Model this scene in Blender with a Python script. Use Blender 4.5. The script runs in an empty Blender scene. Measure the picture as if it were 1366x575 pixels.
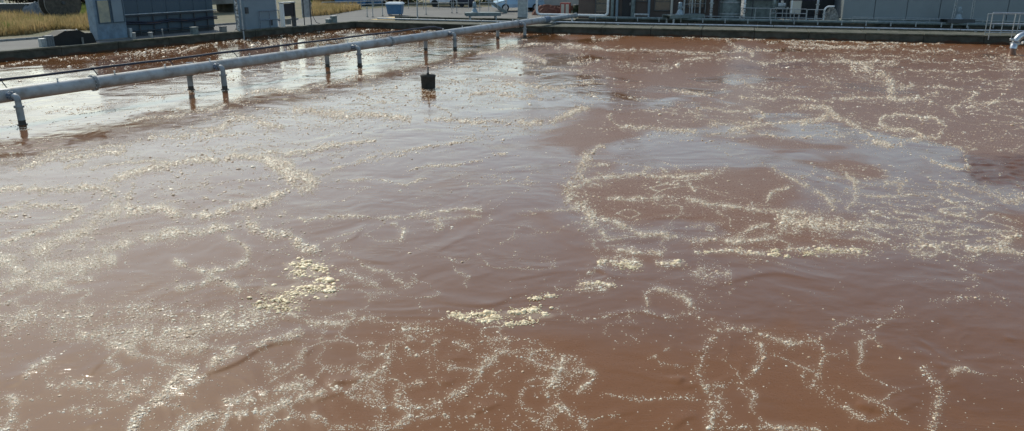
import bpy, bmesh, math, random
import numpy as np
from mathutils import Vector, Matrix
random.seed(7)
RNG = np.random.default_rng(11)
R = math.radians
sc = bpy.context.scene
col = sc.collection

# ------------------------------------------------------------------ camera
FPX, CX, CY = 1050.0, 683.0, 287.5          # focal length / centre in photo pixels
PITCH = math.atan((CY + 52.0) / FPX)        # horizon sits 52 px above the top edge
HCAM = 4.5
cam = bpy.data.cameras.new('camera')
cam.sensor_fit = 'HORIZONTAL'; cam.sensor_width = 36; cam.lens = 36 * FPX / 1366
cam.clip_start = .1; cam.clip_end = 3000
camo = bpy.data.objects.new('camera', cam); col.objects.link(camo)
camo.location = (0, 0, HCAM); camo.rotation_euler = (math.pi / 2 - PITCH, 0, 0)
sc.camera = camo
# ------------------------------------------------------------------ sky, sun
SUN_EL, SUN_AZ = R(43), R(-33)              # azimuth measured from +Y towards +X
w = bpy.data.worlds.new('World'); sc.world = w; w.use_nodes = True
nt = w.node_tree; nt.nodes.clear()
sky = nt.nodes.new('ShaderNodeTexSky'); sky.sky_type = 'NISHITA'; sky.sun_disc = False
sky.sun_elevation = SUN_EL; sky.sun_rotation = SUN_AZ
sky.air_density = 1.0; sky.dust_density = 1.5; sky.ozone_density = 0.0
bg = nt.nodes.new('ShaderNodeBackground'); bg.inputs[1].default_value = .15
wo = nt.nodes.new('ShaderNodeOutputWorld')
tint = nt.nodes.new('ShaderNodeMix'); tint.data_type = 'RGBA'; tint.blend_type = 'MULTIPLY'; tint.inputs[0].default_value = 1
tint.inputs[7].default_value = (.945, 1.02, .985, 1)          # greenish tint laid on the sky, standing in for white balance
nt.links.new(sky.outputs[0], tint.inputs[6]); nt.links.new(tint.outputs[2], bg.inputs[0]); nt.links.new(bg.outputs[0], wo.inputs[0])
sl = bpy.data.lights.new('sun', 'SUN'); sl.energy = 2.35; sl.angle = R(.6); sl.color = (1, .95, .82)
so = bpy.data.objects.new('sun', sl); col.objects.link(so)
sdir = Vector((math.sin(SUN_AZ) * math.cos(SUN_EL), math.cos(SUN_AZ) * math.cos(SUN_EL), math.sin(SUN_EL)))
so.rotation_euler = sdir.to_track_quat('Z', 'Y').to_euler()
so.location = sdir * 60
sc.view_settings.view_transform = 'Standard'; sc.view_settings.look = 'None'
sc.view_settings.exposure = 0.28; sc.view_settings.gamma = 1
sc.cycles.max_bounces = 6; sc.cycles.transparent_max_bounces = 12
sc.cycles.sample_clamp_indirect = 6

# ------------------------------------------------------------------ photo pixel -> place
SP, CP = math.sin(PITCH), math.cos(PITCH)
def P(px, py, z=0.0):
    x = (px - CX) / FPX; v = (CY - py) / FPX
    dy = CP + v * SP; dz = -SP + v * CP
    t = (z - HCAM) / dz
    return Vector((x * t, dy * t, z))
def Parr(px, py, z=0.0):
    x = (px - CX) / FPX; v = (CY - py) / FPX
    dy = CP + v * SP; dz = -SP + v * CP
    t = (z - HCAM) / dz
    return x * t, dy * t
def proj(X, Y, Z):
    zc = Y * CP - (Z - HCAM) * SP
    yc = Y * SP + (Z - HCAM) * CP
    return CX + FPX * X / zc, CY - FPX * yc / zc
def mpp(p): return (p.y * CP - (p.z - HCAM) * SP) / FPX      # metres per photo pixel at p

# ------------------------------------------------------------------ materials
def mat(name, base, rough=.6, metal=0, var=.25, scale=3.0, bump=0.0, bscale=30, second=None, spec=.5, detail=6, lo=.35, hi=.65, stretch=None):
    m = bpy.data.materials.new(name); m.use_nodes = True
    t = m.node_tree; b = t.nodes['Principled BSDF']
    b.inputs['Roughness'].default_value = rough; b.inputs['Metallic'].default_value = metal
    b.inputs['Specular IOR Level'].default_value = spec
    tc = t.nodes.new('ShaderNodeTexCoord')
    src = tc.outputs['Object']
    if stretch:
        mp = t.nodes.new('ShaderNodeMapping'); mp.inputs['Scale'].default_value = stretch
        t.links.new(src, mp.inputs[0]); src = mp.outputs[0]
    n = t.nodes.new('ShaderNodeTexNoise'); n.inputs['Scale'].default_value = scale; n.inputs['Detail'].default_value = detail
    n.inputs['Roughness'].default_value = .62
    t.links.new(src, n.inputs['Vector'])
    r = t.nodes.new('ShaderNodeValToRGB')
    c2 = second or tuple(c * (1 - var) for c in base)
    r.color_ramp.elements[0].position = lo; r.color_ramp.elements[1].position = hi
    r.color_ramp.elements[0].color = (*c2, 1); r.color_ramp.elements[1].color = (*base, 1)
    t.links.new(n.outputs[0], r.inputs[0]); t.links.new(r.outputs[0], b.inputs['Base Color'])
    if bump:
        n2 = t.nodes.new('ShaderNodeTexNoise'); n2.inputs['Scale'].default_value = bscale; n2.inputs['Detail'].default_value = 4
        t.links.new(src, n2.inputs['Vector'])
        bp = t.nodes.new('ShaderNodeBump'); bp.inputs['Strength'].default_value = bump; bp.inputs['Distance'].default_value = .02
        t.links.new(n2.outputs[0], bp.inputs['Height']); t.links.new(bp.outputs[0], b.inputs['Normal'])
    return m
M = {}
M['concrete_dark'] = mat('concrete_dark', (.085, .08, .062), .9, 0, scale=1.4, bump=.5, bscale=18, second=(.025, .027, .018))
M['coping'] = mat('coping', (.115, .108, .082), .9, 0, scale=1.8, bump=.5, bscale=14, second=(.035, .042, .022))
M['concrete'] = mat('concrete', (.26, .25, .225), .9, 0, scale=.8, bump=.3, second=(.13, .125, .11))
M['asphalt'] = mat('asphalt', (.16, .155, .14), .92, 0, scale=.5, bump=.3, bscale=60, second=(.13, .125, .115))
M['soil'] = mat('soil', (.17, .14, .085), .95, 0, scale=.35, bump=.5, bscale=8, second=(.10, .105, .05))
M['kerb'] = mat('kerb', (.33, .32, .30), .9, 0, scale=2, second=(.18, .175, .16))
M['pipe'] = mat('pipe', (.36, .375, .375), .5, 0, scale=2.5, second=(.215, .20, .175), bump=.1, bscale=9, detail=9, lo=.32, hi=.56)
M['pipe_leg'] = mat('pipe_leg', (.33, .345, .345), .5, 0, scale=3, second=(.17, .18, .18), bump=.1)
M['wet_dark'] = mat('wet_dark', (.035, .03, .027), .4, 0, scale=4)
M['steel'] = mat('steel', (.52, .54, .56), .33, .75, scale=5, second=(.36, .37, .38))
M['galv'] = mat('galv', (.42, .44, .44), .5, .35, scale=6, second=(.26, .28, .28))
M['hose'] = mat('hose', (.018, .022, .04), .55, 0, scale=6)
M['bolt'] = mat('bolt', (.60, .62, .64), .35, .6, scale=9)
M['valve'] = mat('valve', (.20, .25, .32), .45, .2, scale=9, second=(.10, .12, .14))
M['float'] = mat('float', (.045, .04, .032), .9, 0, scale=6, bump=.7, bscale=20, second=(.015, .016, .011))
M['white'] = mat('white', (.74, .75, .74), .5, 0, scale=3, var=.15)
M['whitepipe'] = mat('whitepipe', (.78, .78, .76), .4, 0, scale=4, var=.2)
M['bluecab'] = mat('bluecab', (.046, .078, .105), .55, 0, scale=16, second=(.04, .06, .08), lo=.30, hi=.38, detail=3)
M['bluebooth'] = mat('bluebooth', (.17, .25, .32), .5, 0, scale=3, var=.35)
M['paleblue'] = mat('paleblue', (0.187, 0.246, 0.285), .5, 0, scale=1.2, var=.12)
M['shed'] = mat('shed', (0.200, 0.236, 0.248), .5, 0, scale=.6, var=.12)
M['glass'] = mat('glass', (.03, .035, .04), .08, 0, scale=1, var=.2, spec=.9)
M['window_reflection'] = mat('window_reflection', (.40, .38, .26), .25, 0, scale=1.3, second=(.20, .22, .19), spec=.7)  # yellowish reflection painted into the pane colour
M['black'] = mat('black', (.02, .02, .022), .6, 0, scale=4)
M['blackcover'] = mat('blackcover', (.013, .013, .011), .75, 0, scale=4, bump=.4, bscale=12)
M['darkmetal'] = mat('darkmetal', (.07, .075, .08), .55, .3, scale=6)
M['greengrey'] = mat('greengrey', (.19, .23, .22), .6, .1, scale=4, second=(.10, .125, .12))
M['brownwall'] = mat('brownwall', (.115, .085, .07), .85, 0, scale=1.5, var=.25, bump=.2)
M['brick'] = mat('brick', (.20, .085, .055), .85, 0, scale=3, var=.4)
M['cream'] = mat('cream', (.52, .49, .42), .8, 0, scale=.8, var=.15)
M['red'] = mat('red', (.34, .07, .055), .5, 0, scale=4, var=.3)
M['binblue'] = mat('binblue', (.08, .19, .33), .5, 0, scale=4, var=.25)
M['binlid'] = mat('binlid', (.62, .68, .72), .5, 0, scale=5, var=.2)
M['motor'] = mat('motor', (.29, .36, .40), .4, .1, scale=8, var=.3)
M['car'] = mat('car', (.34, .52, .68), .25, .2, scale=3, var=.1)
M['carwhite'] = mat('carwhite', (.7, .71, .72), .3, 0, scale=3, var=.1)
M['rubber'] = mat('rubber', (.02, .02, .02), .8, 0, scale=8)
M['wood'] = mat('wood', (.10, .085, .065), .85, 0, scale=5, var=.5)
M['tarp'] = mat('tarp', (.17, .19, .20), .6, 0, scale=2, var=.4, bump=.5, bscale=6)
M['sack'] = mat('sack', (.55, .62, .66), .5, 0, scale=4, var=.3)
M['rust_brown'] = mat('rust_brown', (.13, .07, .045), .85, 0, scale=6, var=.5)
M['orange'] = mat('orange', (.72, .19, .07), .6, 0, scale=4, var=.2)
M['rock'] = mat('rock', (.30, .29, .26), .9, 0, scale=5, var=.6, bump=.8, bscale=9)
M['bark'] = mat('bark', (.09, .065, .045), .9, 0, scale=8, var=.4)
M['leaf_dark'] = mat('leaf_dark', (.040, .062, .022), .7, 0, scale=1.2, var=.5)
M['leaf_green'] = mat('leaf_green', (.085, .125, .035), .7, 0, scale=1.2, var=.5)
M['leaf_brown'] = mat('leaf_brown', (.075, .05, .033), .8, 0, scale=1.2, var=.5)
M['grass_dry'] = mat('grass_dry', (.46, .33, .16), .8, 0, scale=.45, second=(.27, .21, .085))
M['grass_green'] = mat('grass_green', (.20, .22, .06), .8, 0, scale=.7, second=(.11, .14, .035))
for k_ in ('grass_dry', 'grass_green', 'leaf_dark', 'leaf_green', 'leaf_brown'):
    t = M[k_].node_tree; b = t.nodes['Principled BSDF']; tr = t.nodes.new('ShaderNodeBsdfTranslucent'); mx = t.nodes.new('ShaderNodeMixShader'); mx.inputs[0].default_value = .45
    t.links.new(b.inputs['Base Color'].links[0].from_socket, tr.inputs[0])
    t.links.new(b.outputs[0], mx.inputs[1]); t.links.new(tr.outputs[0], mx.inputs[2]); t.links.new(mx.outputs[0], t.nodes['Material Output'].inputs['Surface'])
M['channel'] = mat('channel', (.02, .018, .015), .25, 0, scale=1)
M['stream'] = mat('stream', (.22, .10, .045), .25, 0, scale=9, var=.4, stretch=(3, 3, .6))

t = M['concrete_dark'].node_tree; b = t.nodes['Principled BSDF']
_src = b.inputs['Base Color'].links[0].from_socket; _tc = [n for n in t.nodes if n.type == 'TEX_COORD'][0]
_sx = t.nodes.new('ShaderNodeSeparateXYZ'); t.links.new(_tc.outputs['Object'], _sx.inputs[0])
_nn = t.nodes.new('ShaderNodeTexNoise'); _nn.inputs['Scale'].default_value = 1.1; _nn.inputs['Detail'].default_value = 6; t.links.new(_tc.outputs['Object'], _nn.inputs['Vector'])
_m1 = t.nodes.new('ShaderNodeMath'); _m1.operation = 'MULTIPLY_ADD'; _m1.inputs[1].default_value = .45; _m1.inputs[2].default_value = -.12; t.links.new(_nn.outputs[0], _m1.inputs[0])
_m2 = t.nodes.new('ShaderNodeMath'); _m2.operation = 'SUBTRACT'; t.links.new(_m1.outputs[0], _m2.inputs[0]); t.links.new(_sx.outputs[2], _m2.inputs[1])
_m3 = t.nodes.new('ShaderNodeMath'); _m3.operation = 'MULTIPLY'; _m3.use_clamp = True; _m3.inputs[1].default_value = 14; t.links.new(_m2.outputs[0], _m3.inputs[0])
_mx = t.nodes.new('ShaderNodeMix'); _mx.data_type = 'RGBA'; _mx.inputs[7].default_value = (.075, .033, .015, 1)
t.links.new(_m3.outputs[0], _mx.inputs[0]); t.links.new(_src, _mx.inputs[6]); t.links.new(_mx.outputs[2], b.inputs['Base Color'])

# ------------------------------------------------------------------ mesh builder
class MB:
    def __init__(s): s.v = []; s.f = []; s.smooth = []
    def add(s, vs, fs, smooth=False):
        o = len(s.v); s.v += [tuple(v) for v in vs]
        for f in fs: s.f.append(tuple(i + o for i in f)); s.smooth.append(smooth)
        return s
    def box(s, c, size, ax=None, bev=0.0):
        c = Vector(c); hx, hy, hz = [k / 2 for k in size]
        ax = ax or (Vector((1, 0, 0)), Vector((0, 1, 0)), Vector((0, 0, 1)))
        if bev <= 0:
            vs = [c + ax[0] * (a * hx) + ax[1] * (b * hy) + ax[2] * (d * hz) for d in (-1, 1) for b in (-1, 1) for a in (-1, 1)]
            s.add(vs, [(0, 2, 3, 1), (4, 5, 7, 6), (0, 1, 5, 4), (2, 6, 7, 3), (0, 4, 6, 2), (1, 3, 7, 5)])
        else:
            bm = bmesh.new(); bmesh.ops.create_cube(bm, size=1)
            bmesh.ops.scale(bm, vec=(size[0], size[1], size[2]), verts=bm.verts)
            bmesh.ops.bevel(bm, geom=bm.edges[:], offset=bev, segments=1, affect='EDGES')
            bm.verts.index_update()
            s.add([c + ax[0] * v.co.x + ax[1] * v.co.y + ax[2] * v.co.z for v in bm.verts], [[v.index for v in f.verts] for f in bm.faces])
            bm.free()
        return s
    def tube(s, pts, r, n=10, cap=True):
        pts = [Vector(p) for p in pts]; rs = r if isinstance(r, (list, tuple)) else [r] * len(pts)
        rings = []; prev = None
        for i, p in enumerate(pts):
            d = (pts[min(i + 1, len(pts) - 1)] - pts[max(i - 1, 0)]).normalized()
            if prev is None:
                a = Vector((0, 0, 1)) if abs(d.z) < .9 else Vector((1, 0, 0))
                u = d.cross(a).normalized()
            else:
                u = (prev - d * prev.dot(d)).normalized()
            prev = u; vv = d.cross(u)
            rings.append([p + (u * math.cos(t) + vv * math.sin(t)) * rs[i] for t in [2 * math.pi * k / n for k in range(n)]])
        vs = [q for rg in rings for q in rg]; fs = []
        for i in range(len(pts) - 1):
            for k in range(n):
                fs.append((i * n + k, i * n + (k + 1) % n, (i + 1) * n + (k + 1) % n, (i + 1) * n + k))
        s.add(vs, fs, True)
        if cap:
            s.add(rings[0], [tuple(range(n))[::-1]]); s.add(rings[-1], [tuple(range(n))])
        return s
    def lathe(s, c, prof, n=16):
        return s.tube([Vector(c) + Vector((0, 0, z)) for r_, z in prof], [max(r_, .001) for r_, z in prof], n)
    def poly(s, pts): return s.add(pts, [tuple(range(len(pts)))])
    def prism(s, pts, d):
        n = len(pts); a = [Vector(p) for p in pts]; b = [p + Vector(d) for p in a]
        s.add(a + b, [tuple(range(n))[::-1], tuple(range(n, 2 * n))] + [(i, (i + 1) % n, n + (i + 1) % n, n + i) for i in range(n)])
        return s
    def build(s, name, m, parent=None):
        me = bpy.data.meshes.new(name); me.from_pydata(s.v, [], s.f)
        me.polygons.foreach_set('use_smooth', s.smooth)
        me.update()
        bm = bmesh.new(); bm.from_mesh(me); bmesh.ops.recalc_face_normals(bm, faces=bm.faces); bm.to_mesh(me); bm.free()
        if m is not None: me.materials.append(M[m] if isinstance(m, str) else m)
        o = bpy.data.objects.new(name, me); col.objects.link(o)
        if parent: o.parent = parent; o.matrix_parent_inverse = Matrix.Translation(-parent.location)
        return o
def tag(o, label=None, cat=None, group=None, kind=None):
    if label: o['label'] = label
    if cat: o['category'] = cat
    if group: o['group'] = group
    if kind: o['kind'] = kind
    return o
def thing(name, loc, label, cat, group=None):
    o = bpy.data.objects.new(name, None); col.objects.link(o); o.location = loc
    bpy.context.view_layer.update() if False else None
    return tag(o, label, cat, group)
def struct(o): o['kind'] = 'structure'; return o
UP = Vector((0, 0, 1))
def frame(d):
    d = Vector((d[0], d[1], 0)).normalized(); return (d, Vector((-d.y, d.x, 0)), UP)

# ------------------------------------------------------------------ layout lines
ZW, ZG = .46, .40
LWA, LWB = P(0, 82.2), P(260, 57.6)
ldir = (LWB - LWA).normalized()
W2, W3 = P(738, 45), P(1366, 60)
rdir = (W3 - W2).normalized()
# corner: left wall line at the photo column 473
def on_line_at_px(A, d, px):
    k = (px - CX) / FPX
    # X = k*(Y*CP + HCAM*SP)
    t = (k * (A.y * CP + HCAM * SP) - A.x) / (d.x - k * d.y * CP)
    return A + d * t
W1 = on_line_at_px(LWA, ldir, 474)
ldn = Vector((-ldir.y, ldir.x, 0))            # outward normal of the left wall
d12 = (W2 - W1).normalized(); n12 = Vector((-d12.y, d12.x, 0))
rdn = Vector((-rdir.y, rdir.x, 0))
W0 = LWA - ldir * 60
W4 = W3 + rdir * 45
WID = 2.3                                      # width of the far walkway wall

# ground sheet -------------------------------------------------------
c1 = W1 + ldn * .4
CH = 6.6                                       # back edge of channel measured from the water line
b1 = W1 + n12 * 6.2; b2 = W2 + (n12 + rdn).normalized() * CH; b3 = W4 + rdn * CH
m = MB()
g = [W0 + ldn * .4, c1, b1, b2, b3, Vector((900, 60, 0)), Vector((900, 1500, 0)), Vector((-1100, 1500, 0)), Vector((-1100, -60, 0))]
m.poly([Vector((p.x, p.y, ZG)) for p in g])
gr = struct(m.build('ground', 'soil'))
bm = bmesh.new(); bm.from_mesh(gr.data); bmesh.ops.triangulate(bm, faces=bm.faces); bm.to_mesh(gr.data); bm.free()
# channel behind the far wall
m = MB(); m.poly([Vector((p.x, p.y, -.5)) for p in (W1, W2, W4, b3 + rdn * .3, b2 + rdn * .3, b1)])
struct(m.build('channel_water', 'channel'))

# left basin wall : panels with joints, coping stones ------------------------
def wall_run(A, B, nrm, thick, top, seg, parent, cop_h=.09, face='concrete_dark', cop='coping', zb=-1.0):
    L = (B - A).length; n = max(1, round(L / seg)); d = (B - A).normalized(); ax = (d, nrm, UP)
    for i in range(n):
        s0 = L * i / n; s1 = L * (i + 1) / n - .025
        c = A + d * ((s0 + s1) / 2) + nrm * (thick / 2)
        MB().box((c.x, c.y, (zb + top - cop_h - .004) / 2), (s1 - s0, thick, top - cop_h - .004 - zb), ax).build('panel', face, parent)
        j = random.uniform(-.012, .012)
        MB().box((c.x, c.y, top - cop_h / 2 + j), (s1 - s0 - .01, thick + .07, cop_h), ax, .012).build('coping_stone', cop, parent)
wl = thing('basin_wall', (LWA.x, LWA.y, 0), 'low dark mossy concrete wall along the side with the blue cabin', 'wall')
wall_run(LWA - ldir * 6, W1 + ldir * .3, ldn, .36, ZW, 3.0, wl)
wf = thing('basin_wall', (W2.x, W2.y, 0), 'long mossy concrete walkway wall across the back of the basin', 'wall')
wall_run(W2, W4, rdn, WID, ZW + .02, 3.1, wf)
wm = thing('basin_wall', (W1.x, W1.y, 0), 'short brown-stained concrete wall behind the grey air pipe', 'wall')
wall_run(W1 + d12 * .05, W2 - d12 * .02, n12, 2.0, ZW, 3.0, wm)
# second wall behind the channel
w2 = thing('channel_wall', (b2.x, b2.y, 0), 'dark far wall of the channel with a ledge, below the sheds', 'wall')
wall_run(b2, b3, rdn, .5, ZW + .06, 4.2, w2, .16, 'concrete_dark', 'concrete_dark')
w3 = thing('channel_wall', (b1.x, b1.y, 0), 'dark channel wall beside the road and blue bin', 'wall')
wall_run(b1, b2, n12, .4, ZG + .02, 3.5, w3, .1, 'concrete_dark', 'coping')

# roads ----------------------------------------------------------------
m = MB(); ra = LWA - ldir * 30 + ldn * .5; rb = W1 + ldn * .5
pe = P(560, 8, ZG); pf = P(420, 14.5, ZG)
m.poly([Vector((p.x, p.y, ZG + .004)) for p in (ra, rb, b1 + n12 * .45, b2 + n12 * .45, P(735, 9, ZG), P(520, 9.5, ZG), P(440, 17, ZG), rb + ldn * 5.2 , LWA - ldir * 30 + ldn * 6.2)])
road = struct(m.build('road', 'asphalt'))
bm = bmesh.new(); bm.from_mesh(road.data); bmesh.ops.triangulate(bm, faces=bm.faces); bm.to_mesh(road.data); bm.free()
m = MB(); ka = LWA - ldir * 30 + ldn * 6.3; kb = W1 + ldn * 5.3; kd = (kb - ka).normalized()
kerb = struct(bpy.data.objects.new('kerb', None)); col.objects.link(kerb); kerb.location = (ka.x, ka.y, ZG)
nk = int((kb - ka).length / 1.0)
for i in range(nk):
    c = ka + kd * (i + .5)
    if proj(c.x, c.y, ZG)[0] < -60: continue
    MB().box((c.x, c.y, ZG + .05), (.985, .16, .14), frame(kd), .015).build('kerb_stone', 'kerb', kerb)

# paved yard behind the channel
m = MB(); q = [b2 + rdn * .55 + rdir * .5, b3 + rdn * .55, b3 + rdn * 40, b2 + rdn * 40 + rdir * 6]
m.poly([Vector((p.x, p.y, ZG + .006)) for p in q]); struct(m.build('pavement', 'concrete'))

# ------------------------------------------------------------------ noise helpers (numpy)
def _h(ix, iy, seed):
    n = (ix.astype(np.int64) * 374761393 + iy.astype(np.int64) * 668265263 + seed * 974634721) & 0x7fffffff
    n = ((n ^ (n >> 13)) * 1274126177) & 0x7fffffff
    n = ((n ^ (n >> 15)) * 739982445) & 0x7fffffff
    n = ((n ^ (n >> 12)) * 695872825) & 0x7fffffff
    return ((n ^ (n >> 16)) & 0xffff) / 65535.0
def vnoise(x, y, seed=0):
    ix = np.floor(x); iy = np.floor(y); fx = x - ix; fy = y - iy
    fx = fx * fx * fx * (fx * (fx * 6 - 15) + 10); fy = fy * fy * fy * (fy * (fy * 6 - 15) + 10)
    a = _h(ix, iy, seed); b = _h(ix + 1, iy, seed); c = _h(ix, iy + 1, seed); d = _h(ix + 1, iy + 1, seed)
    return (a * (1 - fx) + b * fx) * (1 - fy) + (c * (1 - fx) + d * fx) * fy
def fbm(x, y, seed=0, o=4):
    s = np.zeros_like(x, dtype=float); a = .5; t = 0
    for i in range(o):
        s += a * vnoise(x * 2 ** i + 13.7 * i, y * 2 ** i - 7.1 * i, seed + i); t += a; a *= .5
    return s / t
def voro_edge(x, y, seed=0):
    """distance to the nearest cell border of a jittered cell pattern"""
    ix = np.floor(x); iy = np.floor(y)
    f1 = np.full(x.shape, 9.0); f2 = np.full(x.shape, 9.0)
    for dx in (-1, 0, 1):
        for dy in (-1, 0, 1):
            jx = ix + dx; jy = iy + dy
            d = np.hypot(jx + .1 + .8 * _h(jx, jy, seed) - x, jy + .1 + .8 * _h(jx, jy, seed + 5) - y)
            n2 = np.minimum(f2, np.maximum(f1, d)); f1 = np.minimum(f1, d); f2 = n2
    return f2 - f1

# ------------------------------------------------------------------ foam traced on the water plane
ZR = {  # zoom window: x0, y0, scale
 'A': (0, 200, .3367), 'B': (340, 200, .3367), 'C': (740, 40, .3367), 'D': (740, 220, .3367), 'E': (0, 385, .3367),
 'F': (340, 370, .3566), 'G': (740, 385, .3367), 'H': (1066, 40, .348), 'K': (1000, 200, .3303), 'N': (1000, 385, .3303),
 'L': (0, 100, .3367), 'M': (340, 40, .3367), 'X': (0, 0, 1)}
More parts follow.
